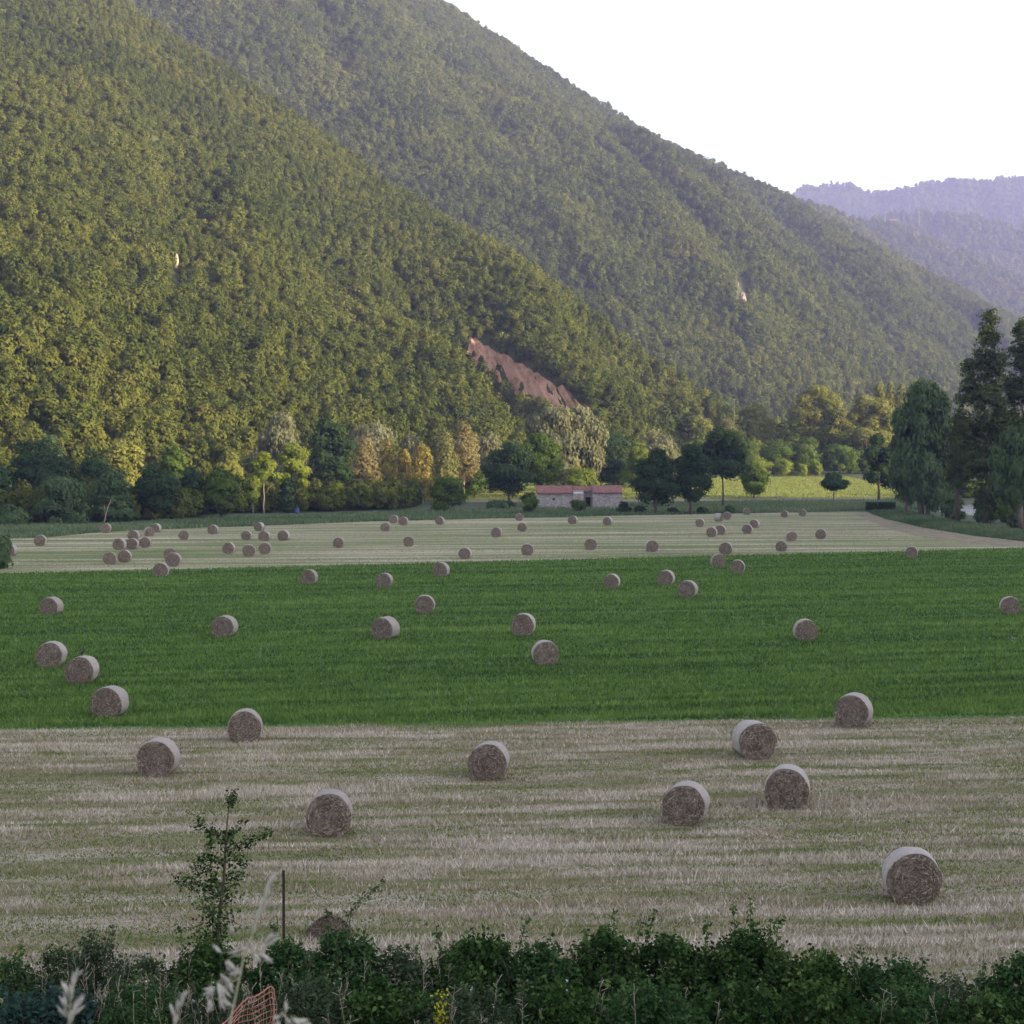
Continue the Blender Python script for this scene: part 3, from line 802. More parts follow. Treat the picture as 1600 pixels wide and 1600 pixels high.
tree(195, 680, 66, 372, 'olive', 'greyish olive tree rising behind the wide dark tree on the left')
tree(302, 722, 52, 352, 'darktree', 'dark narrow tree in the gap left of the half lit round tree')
tree(345, 724, 66, 352, 'greentree', 'half lit round green tree left of the bright yellow green tree', cb=.05)
tree(270, 690, 60, 378, 'greentree', 'mid green tree behind the dark narrow tree on the left')
tree(365, 700, 60, 384, 'olive', 'olive tree behind the half lit round green tree')
tree(412, 705, 54, 372, 'lime', 'bright yellow green tree with a slim pale lit trunk', dens=.85, cb=.38, trunk_r=.17, lobes=[(412, 715, 10, 9), (402, 727, 11, 10), (422, 728, 11, 11), (414, 742, 14, 10), (432, 745, 8, 8), (398, 748, 8, 9)])
tree(395, 742, 26, 368, 'lime', 'small yellow green sapling left of the slim pale lit trunk', 'sapling', 'sapling', cb=.3, trunk_r=.08)
tree(457, 692, 60, 380, 'lime', 'taller yellow green tree over an ivy covered trunk', cb=.36, trunk_r=.25, lobes=[(455, 704, 13, 11), (470, 712, 11, 11), (444, 718, 10, 11), (458, 728, 18, 12), (474, 738, 11, 12), (446, 746, 9, 12), (470, 757, 10, 9)])
tree(450, 742, 30, 376, 'darktree', 'dark ivy column around the trunk under the taller yellow green tree', 'ivy_column', 'ivy')
tree(516, 655, 74, 402, 'oak', 'tall oak with dark underside between yellow green tree and gold poplars', cb=.2, lobes=[(508, 670, 16, 14), (524, 674, 14, 15), (496, 690, 13, 15), (518, 696, 22, 18), (540, 700, 13, 16), (502, 718, 18, 18), (530, 722, 20, 18), (510, 744, 18, 12), (538, 742, 12, 12)])
tree(530, 752, 40, 388, 'limebush', 'sunlit yellow green bush under the tall dark oak', 'bush', 'bush')
tree(490, 762, 34, 392, 'darktree', 'dark low shrub in shade left of the sunlit yellow green bush', 'bush', 'bush')
tree(435, 636, 92, 440, 'willow', 'grey dome shaped willow with lit right flank behind the yellow green trees')
tree(580, 648, 92, 462, 'willow', 'wide grey green willow dome behind the gold poplars')
tree(572, 686, 52, 424, 'pinkpoplar', 'pinkish gold poplar, leftmost of the gold poplar clump')
tree(606, 690, 34, 436, 'goldpoplar', 'gold topped poplar second from the left in the poplar clump')
tree(631, 702, 24, 428, 'goldpoplar', 'small narrow orange gold poplar in the middle of the clump')
tree(660, 697, 36, 420, 'goldpoplar', 'brightest orange gold column shaped poplar, lit down to its foot')
tree(692, 674, 52, 430, 'palepoplar', 'pale green pointed poplar right of the orange gold columns')
tree(640, 676, 48, 446, 'willow', 'grey green rounded crown between the gold poplars and pale poplar')
tree(700, 744, 58, 381, 'greentree', 'rounded green tree in shade at the left end of the yellow meadow', dens=1.1, cb=.15, lobes=[(694, 756, 14, 11), (710, 760, 14, 12), (684, 770, 12, 13), (700, 780, 22, 14), (718, 778, 11, 14), (688, 792, 14, 10)])
tree(566, 752, 48, 402, 'bluebush', 'dark grey bush under the pinkish gold poplar', 'bush', 'bush')
tree(603, 754, 32, 404, 'bluebush', 'dark grey bush, middle of three below the gold poplars', 'bush', 'bush')
tree(638, 750, 46, 403, 'darktree', 'dark green bush left of the lit foot of the orange poplar', 'bush', 'bush')
tree(725, 660, 52, 440, 'pinkpoplar', 'thin pinkish tree with a pale trunk left of the dark oak by the barn', cb=.3)
tree(742, 728, 40, 442, 'greentree', 'dull green bush at the foot of the thin pinkish tree', 'bush', 'bush')
tree(768, 668, 50, 470, 'willow', 'grey tree mostly hidden behind the dark oak by the barn')
# around the barn
tree(795, 692, 80, 404, 'oak', 'dark spreading oak with visible trunk left of the stone barn', cb=.22, trunk_r=.35, lobes=[(800, 706, 18, 14), (780, 718, 16, 15), (815, 722, 16, 16), (766, 738, 13, 14), (790, 740, 22, 18), (816, 748, 18, 14), (774, 758, 15, 10), (800, 764, 20, 9)])
tree(846, 674, 76, 410, 'greentree', 'tall green oak rising above the left roof of the barn', cb=.2, lobes=[(842, 690, 16, 15), (826, 704, 14, 15), (858, 704, 18, 17), (838, 724, 20, 18), (868, 728, 14, 18), (850, 748, 22, 16), (826, 744, 12, 14)])
tree(884, 638, 124, 446, 'willow', 'huge golden grey willow rising behind the stone barn', dens=1.3, lobes=[(842, 672, 22, 26), (870, 656, 26, 20), (902, 656, 26, 20), (928, 680, 20, 28), (858, 700, 30, 30), (892, 694, 34, 34), (926, 715, 20, 26), (880, 735, 34, 24), (912, 742, 22, 18)])
tree(908, 722, 52, 436, 'limebush', 'yellow green bush behind the middle of the barn roof', 'bush', 'bush')
tree(826, 764, 25, 373, 'greentree', 'small dark tree at the left corner of the barn', cb=.12)
tree(902, 780, 22, 377, 'greentree', 'little round tree in front of the middle of the barn', cb=.25)
tree(960, 668, 72, 476, 'darktree', 'dark blue green tree mass behind the right end of the barn')
tree(1000, 683, 44, 466, 'lime', 'bright yellow green crown behind the dark pair of trees', cb=.1)
tree(1025, 660, 76, 500, 'willow', 'grey dome behind the bright yellow green crown right of the barn')
tree(1024, 700, 72, 364, 'oak', 'dark tree with low skirt, left one of the pair right of the barn', cb=.1, dens=1.1, lobes=[(1028, 716, 14, 15), (1012, 735, 18, 18), (1040, 738, 17, 20), (1004, 760, 14, 16), (1026, 762, 22, 20), (1046, 768, 13, 14), (1012, 780, 13, 11), (1034, 782, 14, 9)])
tree(1080, 693, 62, 366, 'oak', 'dark tree, right one of the pair right of the barn', cb=.12, dens=1.1, lobes=[(1080, 708, 14, 14), (1066, 728, 13, 16), (1092, 728, 17, 18), (1078, 752, 20, 18), (1100, 756, 12, 14), (1062, 762, 12, 15), (1084, 776, 16, 10)])
tree(1130, 668, 78, 402, 'oak', 'taller dark tree on a bare trunk beside the dark pair', cb=.3, dens=1.1, trunk_r=.26, lobes=[(1122, 684, 16, 14), (1142, 690, 18, 16), (1108, 704, 14, 15), (1130, 712, 22, 18), (1154, 712, 14, 16), (1116, 732, 18, 14), (1142, 736, 20, 14), (1160, 730, 10, 10)])
tree(1178, 722, 46, 444, 'greentree', 'small half lit round tree at the left end of the wide yellow meadow', cb=.1, lobes=[(1178, 734, 11, 12), (1167, 750, 11, 13), (1190, 748, 13, 14), (1178, 764, 17, 11)])
tree(1303, 738, 40, 432, 'oak', 'small dark flat crowned tree standing in the lane before the meadow', cb=.25, lobes=[(1303, 747, 12, 9), (1292, 755, 10, 7), (1314, 756, 11, 7), (1303, 760, 18, 6)])
tree(1374, 678, 52, 434, 'darktree', 'dark tree with thin trunk beside the big grey green willow', cb=.28, lobes=[(1372, 692, 14, 14), (1360, 710, 12, 16), (1388, 712, 13, 18), (1374, 728, 20, 18), (1362, 748, 13, 12), (1386, 752, 13, 14)])
# behind the meadow
tree(1182, 706, 46, 585, 'limebush', 'sunlit yellow green tree behind the half lit round tree')
tree(1224, 710, 40, 590, 'limebush', 'sunlit yellow green tree left of centre behind the wide meadow')
tree(1252, 722, 20, 588, 'limebush', 'narrow sunlit yellow green tree behind the wide meadow')
tree(1273, 714, 26, 590, 'limebush', 'sunlit yellow green tree, right one of the bright row behind the meadow')
for px_, tp, wd, lb in ((1160, 690, 60, 'dull green tree, first from the left of the row behind the bright trees'), (1208, 684, 62, 'dull green tree, second of the row behind the bright trees'), (1258, 680, 62, 'dull green tree, third of the row behind the bright trees'), (1312, 690, 72, 'greyish green spreading tree behind the small dark flat crowned tree'), (1350, 700, 50, 'dull green tree right end of the row behind the meadow'), (1420, 700, 60, 'mid green tree behind the big grey green willow')):
    tree(px_, tp, wd, 602, 'locust', lb)
tree(1278, 600, 96, 650, 'olive', 'tall golden olive tree standing above the green row', dens=1.3, lobes=[(1278, 615, 18, 15), (1258, 628, 16, 17), (1296, 630, 20, 19), (1246, 650, 15, 18), (1272, 650, 22, 20), (1310, 654, 18, 18), (1256, 676, 18, 14), (1290, 680, 26, 16), (1322, 662, 10, 14)])
tree(1358, 618, 72, 632, 'olive', 'broad olive tree right of the tall golden olive tree', lobes=[(1350, 632, 16, 14), (1372, 636, 16, 15), (1338, 652, 14, 16), (1362, 660, 20, 18), (1388, 656, 14, 16), (1348, 682, 18, 14), (1376, 684, 20, 14)])
for px_, tp, wd in ((1374, 598, 22), (1392, 596, 20), (1408, 600, 22), (1426, 598, 24)):
    tree(px_, tp, wd, 690, 'oliverow', 'slim golden poplar in the far row beside the big grey green willow', group='slim golden poplars in the far row', dens=.9)
tree(1180, 622, 60, 662, 'olive', 'thin greyish tree below the foot of the second hill')
tree(1135, 655, 56, 640, 'palepoplar', 'pale yellow tree at the end of the near hill spur')
tree(1090, 640, 60, 660, 'olive', 'golden green tree on the toe of the near hill spur')
# right, along the river
tree(1447, 590, 100, 356, 'greywillow', 'big grey green willow by the bend of the dirt track', cb=.02, dens=1.5, forks=3, trunk_r=.75, lobes=[(1440, 622, 28, 34), (1462, 640, 26, 40), (1422, 668, 30, 40), (1452, 690, 34, 48), (1478, 690, 20, 46), (1414, 722, 24, 40), (1440, 745, 34, 44), (1474, 745, 22, 44), (1404, 752, 14, 26), (1462, 775, 26, 26)])
tree(1418, 640, 60, 366, 'greywillow', 'lower grey green willow leaning out left of the big willow', cb=.05, lobes=[(1420, 668, 22, 30), (1406, 700, 18, 32), (1425, 720, 22, 36), (1402, 742, 14, 30), (1418, 765, 20, 24)])
tree(1541, 478, 84, 302, 'poplar', 'tall dark poplar on the river bank', cb=.06, dens=1.5, trunk_r=.4, lobes=[(1549, 500, 15, 26), (1544, 535, 22, 34), (1530, 580, 26, 36), (1556, 575, 20, 40), (1516, 625, 24, 36), (1544, 635, 28, 44), (1508, 680, 20, 36), (1538, 690, 30, 44), (1562, 660, 18, 44), (1522, 735, 24, 36), (1550, 745, 24, 40), (1536, 785, 20, 26), (1508, 722, 12, 22)])
tree(1498, 622, 34, 320, 'poplar', 'lower dark poplar shoot left of the tall dark poplar', cb=.3)
tree(1606, 496, 80, 314, 'poplar', 'dark poplar cut by the right picture edge', cb=.06, dens=1.4, trunk_r=.4, lobes=[(1600, 520, 18, 30), (1590, 560, 22, 34), (1612, 570, 26, 40), (1582, 610, 20, 36), (1605, 625, 28, 44), (1578, 660, 16, 30), (1620, 680, 30, 44), (1592, 690, 26, 40), (1600, 740, 26, 40)])
tree(1600, 664, 112, 292, 'greywillow', 'low dark willow at the right edge on split pale trunks', cb=.3, forks=3, trunk_r=.45, dens=1.3, lobes=[(1588, 692, 28, 28), (1614, 686, 34, 30), (1566, 724, 20, 30), (1598, 736, 34, 34), (1556, 758, 13, 24), (1582, 768, 26, 20), (1620, 760, 30, 30)])
tree(1489, 768, 42, 338, 'bluebush', 'green riverside bush between the big willow and the water', 'bush', 'bush')
tree(1548, 762, 40, 306, 'greentree', 'leafy shrub around the foot of the tall dark poplar', 'bush', 'bush')
tree(1600, 790, 60, 300, 'bluebush', 'green bush on the bank at the right edge', 'bush', 'bush')
tree(1537, 776, 34, 318, 'bluebush', 'leafy bush on the bank just right of the water glint', 'bush', 'bush')
tree(1572, 780, 44, 322, 'greentree', 'shaded bush on the bank between poplar foot and split pale trunks', 'bush', 'bush', cb=0)
tree(1508, 742, 66, 446, 'greentree', 'green bush on the far bank above the water glint', 'bush', 'bush', cb=0)
tree(1466, 748, 56, 452, 'locust', 'dull bush behind the trunks of the big grey green willow', 'bush', 'bush', cb=0)
tree(1560, 740, 60, 448, 'bluebush', 'far bank bush seen between the dark poplar and the low willow', 'bush', 'bush', cb=0)
# shrub row and bits along the far field's back edge
for px_, tp, wd, lb in ((975, 784, 22, 'small dark shrub at the right end of the barn wall'), (1000, 790, 16, 'small dark shrub between barn and dark pair'), (1050, 790, 14, 'small shrub between the two trunks of the dark pair'), (1098, 792, 12, 'small shrub right of the dark pair')):
    tree(px_, tp, wd, 372, 'darktree', lb, 'shrub', 'shrub', cb=0)
tree(782, 783, 44, 392, 'bluebush', 'low dark shrub under the spreading oak by the barn', 'shrub', 'shrub')
tree(541, 806, 18, 370, 'bluebush', 'small tuft of weeds on the unmown strip at left', 'shrub', 'shrub')
tree(1140, 788, 16, 372, 'bluebush', 'round pale green weed clump behind the hay bales at right', 'shrub', 'shrub')
tree(-2, 826, 36, 190, 'bluebush', 'green grey bush cut by the left picture edge beside a hay bale', 'bush', 'bush')

# pale leaning stem at the left tree line
mb = MB(); p = at_z(162, 820); mb.tube([(0, 0, 0), (.35, 0, 1.6), (.75, 0, 3.0), (1.3, .1, 4.4)], [.11, .09, .07, .03], 6); mb.tube([(.35, 0, 1.6), (.1, 0, 2.6), (.2, 0, 3.4)], [.05, .04, .02], 5)
tag(link('bare_stem', mb.mesh('bare_stem', [BARK_PALE], True), loc=tuple(p)), 'thin pale leaning dead stem before the dark bushes at left', 'stem')

# clipped hedge block
p = at_y(1376, 795, 384); rng = np.random.default_rng(91); n = 5200
Q = np.stack([rng.uniform(-3, 3, n), rng.uniform(-.9, .9, n), rng.random(n) ** .7 * 1.9], 1); N = rand_dirs(rng, n)
v, f = leaf_tris(rng, Q, N, .34)
o = link('hedge', mesh_np('hedge', v, f, {'rnd': rng.random(n)}, [G_DARK]), loc=(p[0], 384, zg1(p[0], 384))); tag(o, 'low dark clipped hedge block at the end of the track', 'hedge')

# ------------------------------------------------------------------ stone barn
def stonemat():
    m, nt, out = newmat('rubble_stone')
    tc = nt.nodes.new('ShaderNodeTexCoord')
    br = nt.nodes.new('ShaderNodeTexVoronoi'); br.inputs['Scale'].default_value = 2.6
    nt.links.new(mapping(nt, tc.outputs['Object'], (1, 1, 1.7)), br.inputs['Vector'])
    f = noise_(nt, tc.outputs['Object'], 1.1, 5)
    sp = nt.nodes.new('ShaderNodeSeparateColor'); nt.links.new(br.outputs['Color'], sp.inputs[0])
    c = ramp(nt, sp.outputs[0], [(0, (.17, .155, .16)), (.5, (.26, .235, .24)), (1, (.35, .315, .32))])
    c = mixc(nt, math_(nt, 'MULTIPLY', f, .45), c, (.20, .185, .195))
    diffuse_out(nt, out, c, bump=br.outputs['Distance'], bs=.5, bd=.06)
    return m
def tilemat():
    m, nt, out = newmat('clay_tiles')
    tc = nt.nodes.new('ShaderNodeTexCoord')
    wv = nt.nodes.new('ShaderNodeTexWave'); wv.bands_direction = 'X'; wv.inputs['Scale'].default_value = 1.6; wv.inputs['Distortion'].default_value = .4
    nt.links.new(tc.outputs['Object'], wv.inputs['Vector'])
    f = noise_(nt, mapping(nt, tc.outputs['Object'], (1, 2, 2)), 1.8, 5, .7)
    c = ramp(nt, f, [(.3, (.11, .065, .062)), (.5, (.20, .098, .09)), (.7, (.29, .17, .15))])
    diffuse_out(nt, out, c, bump=wv.outputs['Fac'], bs=.8, bd=.08)
    return m
M_STONE, M_TILE = stonemat(), tilemat()
M_DARK = plainmat('dark_hollow', (.01, .01, .01), (.02, .018, .016), 3)
M_WOOD = plainmat('weathered_wood', (.09, .075, .06), (.19, .16, .13), 5)
def barn():
    d0 = 396.0; s = d0 / F
    X = lambda px: (px - 800) * s
    xo = X(905); zb = zg1(xo, d0)
    b = thing('stone_barn', 'long low stone barn with red tiled roofs beyond the mown field', 'barn', (xo, d0, zb))
    def wall(x0, x1, y0, y1, h, name='wall', M=None):
        mb = MB(); x0 -= xo; x1 -= xo
        mb.box(x0, x1, y0, y1, -.5, h)
        return link(name, mb.mesh(name, [M or M_STONE]), b)
    zr = lambda py: float(at_y(900, py, d0)[2]) - zb
    he, hr = zr(770.3), zr(758.5)
    lw = wall(X(839), X(895), 0, 6.5, he)
    cw = wall(X(895) + .003, X(912), -.25, 5.5, zr(766.5)); cw['label'] = 'paler middle wall'
    mw = wall(X(912) + .003, X(926) - .003, 2.2, 5.5, zr(769))
    rw = wall(X(926), X(972), 0, 6.5, zr(769.5))
    def roof(x0, x1, y0, y1, e, r, lab=None):
        x0 -= xo; x1 -= xo; ym = (y0 + y1) / 2; t = .14; mb = MB()
        n = 24; vs = []; rg = np.random.default_rng(int(abs(x0) * 10))
        prof = [(y0, e), (ym, r), (y1, e), (y1, e - t), (ym, r - t), (y0, e - t)]
        for i in range(n + 1):
            x = x0 + (x1 - x0) * i / n; sag = -.10 * math.sin(math.pi * i / n) + rg.normal() * .02
            vs += [(x, y, z + sag) for y, z in prof]
        fs = [(i * 6 + k, i * 6 + (k + 1) % 6, i * 6 + 6 + (k + 1) % 6, i * 6 + 6 + k) for i in range(n) for k in range(6)] + [(5, 4, 3, 2, 1, 0), tuple(n * 6 + k for k in range(6))]
        mb.add(vs, fs); o = link('roof', mb.mesh('roof', [M_TILE]), b)
        if lab: o['label'] = lab
    roof(X(838), X(894.5), -.4, 6.9, he + .1, hr)
    roof(X(895.3), X(926.3), 1.7, 6.2, zr(767.5) + .15, zr(759.3), 'duller middle roof')
    roof(X(926.8), X(973), -.4, 6.9, zr(769.5) + .1, zr(758.2), 'brighter right roof')
    def gable(x, h0, h1, par):
        mb = MB(); x -= xo; mb.add([(x, .01, h0), (x, 6.49, h0), (x, 3.25, h1), (x + .35, .01, h0), (x + .35, 6.49, h0), (x + .35, 3.25, h1)], [(0, 1, 2), (5, 4, 3), (0, 2, 5, 3), (1, 4, 5, 2)])
        link('gable', mb.mesh('gable', [M_STONE]), par)
    for x, e, pw in ((X(839) + .02, he, lw), (X(895) - .4, he, lw), (X(926) + .02, zr(769.5), rw), (X(972) - .4, zr(769.5), rw)): gable(x, e, hr - .25, pw)
    def hole(px0, px1, py0, py1, y, par):
        mb = MB(); mb.box(X(px0) - xo, X(px1) - xo, y - .004, y + .02, zr(py1), zr(py0)); link('opening', mb.mesh('opening', [M_DARK]), par)
    hole(863.5, 867, 778.5, 781.5, 0, lw)
    hole(915.5, 923.5, 777, 794, 2.2, mw)
    mb = MB(); mb.box(X(897) - xo, X(911) - xo, -.33, -.253, zr(771), zr(768.5)); link('lintel', mb.mesh('lintel', [plainmat('pale_plaster', (.5, .48, .47), (.62, .6, .58), 4)]), cw)
barn()

# ------------------------------------------------------------------ fences, posts, poles, farmhouse
def fence(px0, px1, d, n, label, h=1.15):
    a, c = at_y(px0, 790, d), at_y(px1, 790, d); g = zg1(a[0], d)
    t = thing('rail_fence', label, 'fence', (a[0], d, g)); L = c[0] - a[0]
    for i in range(n):
        mb = MB(); x = L * i / (n - 1); mb.box(x - .07, x + .07, -.07, .07, -.3, h + .05 * math.sin(i * 5)); link('post', mb.mesh('post', [M_WOOD]), t)
    for z in (.5, .98):
        mb = MB(); mb.box(-.1, L + .1, -.12, -.073, z - .055, z + .055); link('rail', mb.mesh('rail', [M_WOOD]), t)
fence(1282, 1352, 386, 6, 'grey wooden rail fence at the back of the mown field')
def post(px, top, bot, d, label, r=.07):
    p = at_y(px, top, d); g = zg1(p[0], d); mb = MB(); mb.tube([(0, 0, -.2), (.02, 0, (p[2] - g) * .5), (0, 0, p[2] - g)], [r, r * .95, r * .85], 6)
    tag(link('fence_post', mb.mesh('fence_post', [M_WOOD]), loc=(p[0], d, g)), label, 'post', 'wooden posts around the meadow')
post(1213, 762, 772, 441, 'wooden post in the meadow edge right of the half lit round tree')
post(1255, 772, 783, 410, 'short wooden post left of the small flat crowned tree')
post(861, 794, 806, 372, 'thin post before the left wall of the barn', .05)
post(930, 793, 806, 372, 'thin post before the right wall of the barn', .05)
M_POLE = plainmat('concrete_pole', (.16, .155, .15), (.24, .235, .23), 2)
def pole(px, top, bot, d, label, r):
    p = at_y(px, bot, d); hh = float(at_y(px, top, d)[2] - p[2]); t = thing('utility_pole', label, 'pole', tuple(p), 0, 'utility poles')
    mb = MB(); mb.tube([(0, 0, -3), (0, 0, hh * .5), (0, 0, hh)], [r, r * .85, r * .65], 8); link('shaft', mb.mesh('shaft', [M_POLE]), t)
    mb = MB(); mb.box(-r * 4, r * 4, -r * .5, r * .5, hh * .93, hh * .96); link('crossarm', mb.mesh('crossarm', [M_POLE]), t)
pole(1147.5, 622, 662, 655, 'pale pole at the foot of the near hill spur', .07)
pole(1383, 331, 345, 3440, 'pale mast left of the tiny farmhouse on the far ridge', .5)
pole(1436, 330, 348, 3440, 'pale mast right of the tiny farmhouse on the far ridge', .5)
def farmhouse():
    d = 3440; p = at_y(1396, 347, d); s = .6 * d / F
    t = thing('farmhouse', 'tiny pale farmhouse with a dull red roof on the far ridge', 'house', tuple(p))
    mb = MB(); mb.box(-9 * s, 9 * s, 0, 10, -10, 5 * s); link('wall', mb.mesh('wall', [plainmat('pale_wall', (.08, .075, .075), (.12, .11, .105), .3)]), t)
    mb = MB(); a, e, r = 9.6 * s, 5 * s + .01, 8.2 * s
    mb.add([(-a, -.7, e), (a, -.7, e), (a, 10.7, e), (-a, 10.7, e), (-a, 5, r), (a, 5, r)], [(3, 2, 1, 0), (0, 1, 5, 4), (2, 3, 4, 5), (0, 4, 3), (1, 2, 5)]); link('roof', mb.mesh('roof', [M_TILE]), t)
    for k in (-5, 0, 5):
        mb = MB(); mb.box((k - .8) * s, (k + .8) * s, -.05, -.003, 1.6 * s, 3.4 * s); link('window', mb.mesh('window', [M_DARK]), t)
farmhouse()
# small blue drum in the grass
p = at_y(464, 808, 372); mb = MB(); rr = [.0, .46, .5, .47, .5, .47, .46, .0]; zz = [0, 0, .3, .32, .66, .68, 1.05, 1.05]
n1 = 16; vs = [(rr[i] * math.cos(2 * math.pi * j / n1), rr[i] * math.sin(2 * math.pi * j / n1), zz[i]) for i in range(8) for j in range(n1)]
mb.add(vs, [(i * n1 + j, i * n1 + (j + 1) % n1, (i + 1) * n1 + (j + 1) % n1, (i + 1) * n1 + j) for i in range(7) for j in range(n1)])
tag(link('drum', mb.mesh('drum', [plainmat('blue_plastic', (.03, .04, .15), (.04, .055, .20), 3, .5)], True), loc=(p[0], 372, 0.0)), 'small blue object in the grass under the yellow green trees', 'drum')

# ------------------------------------------------------------------ hay bales
def haymat():
    m, nt, out = newmat('hay')
    tc = nt.nodes.new('ShaderNodeTexCoord'); oi = nt.nodes.new('ShaderNodeObjectInfo')
    mp = nt.nodes.new('ShaderNodeVectorMath'); mp.operation = 'MULTIPLY_ADD'
    cb = nt.nodes.new('ShaderNodeCombineXYZ'); 
    for k in range(3): nt.links.new(math_(nt, 'MULTIPLY', oi.outputs['Random'], 7.0 + k), cb.inputs[k])
    mp.inputs[1].default_value = (1, 1, 1); nt.links.new(tc.outputs['Object'], mp.inputs[0]); nt.links.new(cb.outputs[0], mp.inputs[2])
    f1 = noise_(nt, mp.outputs[0], 2.6, 5, .65, .6); f2 = noise_(nt, mp.outputs[0], 22, 5, .75, 1.2)
    f = math_(nt, 'ADD', math_(nt, 'MULTIPLY', f1, .5), math_(nt, 'MULTIPLY', f2, .55))
    c = ramp(nt, f, [(.38, (.05, .036, .033)), (.5, (.155, .122, .112)), (.62, (.29, .24, .22)), (.76, (.42, .365, .335))])
    c = mixc(nt, math_(nt, 'MULTIPLY', oi.outputs['Random'], .3), c, (.25, .205, .19))
    diffuse_out(nt, out, c, bump=f2, bs=.8, bd=.05)
    return m
def strandmat():
    m, nt, out = newmat('hay_strands')
    a = nd(nt, 'ShaderNodeAttribute', attribute_name='rnd')
    diffuse_out(nt, out, ramp(nt, a.outputs['Fac'], [(0, (.075, .055, .042)), (.45, (.18, .14, .11)), (.8, (.30, .245, .195)), (1, (.50, .43, .34))]), bump=None)
    return m
def netmat():
    m, nt, out = newmat('white_net')
    tc = nt.nodes.new('ShaderNodeTexCoord')
    f = noise_(nt, mapping(nt, tc.outputs['Object'], (2.5, 9, 2.5)), 2.5, 5, .6)
    wv = nt.nodes.new('ShaderNodeTexWave'); wv.bands_direction = 'Y'; wv.inputs['Scale'].default_value = 6; wv.inputs['Distortion'].default_value = 1.5
    nt.links.new(tc.outputs['Object'], wv.inputs['Vector'])
    c = ramp(nt, f, [(.25, (.19, .165, .155)), (.5, (.32, .29, .28)), (.75, (.46, .43, .42))])
    oi = nt.nodes.new('ShaderNodeObjectInfo')
    c = mixc(nt, math_(nt, 'MULTIPLY', oi.outputs['Random'], .55), c, (.19, .165, .15))      # some wraps are thinner and show the hay
    diffuse_out(nt, out, c, bump=math_(nt, 'ADD', f, math_(nt, 'MULTIPLY', wv.outputs['Fac'], .25)), bs=.5, bd=.04, rough=.6, spec=.25)
    return m
M_HAY, M_STRAND, M_NET = haymat(), strandmat(), netmat()
BR, BW = .76, 1.02
def bale_meshes(seed):
    rng = np.random.default_rng(seed)
    n = 56
    ph = rng.random(6) * 6.28; sag = .05 + .09 * rng.random()
    def rim(a, y):
        r = BR * (1 + .022 * math.sin(2 * a + ph[0]) + .014 * math.sin(3 * a + ph[1] + 2 * y) + .006 * math.sin(7 * a + ph[2]))
        x, z = r * math.cos(a), r * math.sin(a)
        z = -BR + sag + (z + BR) * (1 - sag / (2 * BR)) if z < 0 else z
        return x * (1 + .03 * (z < -.2)), max(z, -BR + sag)
    # core: both slightly bulged, ragged ends and the cylinder under the net
    mb = MB(); rings = [(.0, -BW / 2 - .035), (.3, -BW / 2 - .03), (.62, -BW / 2 - .015), (.9, -BW / 2), (.985, -BW / 2 + .03), (.985, BW / 2 - .03), (.9, BW / 2), (.62, BW / 2 + .015), (.3, BW / 2 + .03), (.0, BW / 2 + .035)]
    vs = []
    for k, y in rings:
        for j in range(n):
            x, z = rim(2 * math.pi * j / n, y); vs.append((x * k, y + rng.normal() * .012 * (k > 0), z * k + (0)))
    fs = [(i * n + j, (i + 1) * n + j, (i + 1) * n + (j + 1) % n, i * n + (j + 1) % n) for i in range(len(rings) - 1) for j in range(n)]
    mb.add([(v[0], v[1], v[2] + BR - sag) for v in vs], fs)
    core = mb.mesh('hay_core', [M_HAY, M_STRAND], False)
    # loose strands lying on the two ends
    m = 1500; side = np.where(rng.random(m) < .5, -1, 1)
    rr = BR * .97 * np.sqrt(rng.random(m)); a = rng.random(m) * 6.283
    C = np.stack([rr * np.cos(a), side * (BW / 2 + .03 + .02 * rng.random(m)), np.maximum(rr * np.sin(a), -BR + sag + .02) + BR - sag], 1)
    tang = np.stack([-np.sin(a), np.zeros(m), np.cos(a)], 1) + rng.normal(size=(m, 3)) * .55
    N = np.stack([np.zeros(m), side, np.zeros(m)], 1) + .45 * rand_dirs(rng, m); N /= np.linalg.norm(N, axis=1)[:, None]
    v, f = leaf_quads(rng, C, N, .10 + .16 * rng.random(m), .016 + .012 * rng.random(m), tang / np.linalg.norm(tang, axis=1)[:, None] * 2)
    strands = mesh_np('loose_hay', v, f, {'rnd': rng.random(m)}, [M_STRAND])
    # net wrap: the white sleeve round the cylinder
    mb = MB(); ys = np.linspace(-BW / 2 + .015, BW / 2 - .015, 7); vs = []
    for i, y in enumerate(ys):
        e = 1.012 - (.02 if i in (0, 6) else 0)
        for j in range(n):
            an = 2 * math.pi * j / n; x, z = rim(an, y); wob = 1 + .008 * math.sin(5 * an + 9 * y + ph[3]) + rng.normal() * .003
            vs.append((x * e * wob, y + .012 * math.sin(4 * an + ph[4] + i), (z * e * wob) + BR - sag))
    fs = [(i * n + j, (i + 1) * n + j, (i + 1) * n + (j + 1) % n, i * n + (j + 1) % n) for i in range(6) for j in range(n)]
    mb.add(vs, fs)
    return core, mb.mesh('net_wrap', [M_NET], True), strands
BALES = [bale_meshes(40 + k) for k in range(5)]
def bale_proto(k):
    core, net, st = BALES[k]
    t = link('hay_bale', None); t.empty_display_size = .3
    c = link('hay_core', core, t); link('net_wrap', net, t); link('loose_hay', st, c)
    return t
GRP = 'round hay bales left lying on the fields'
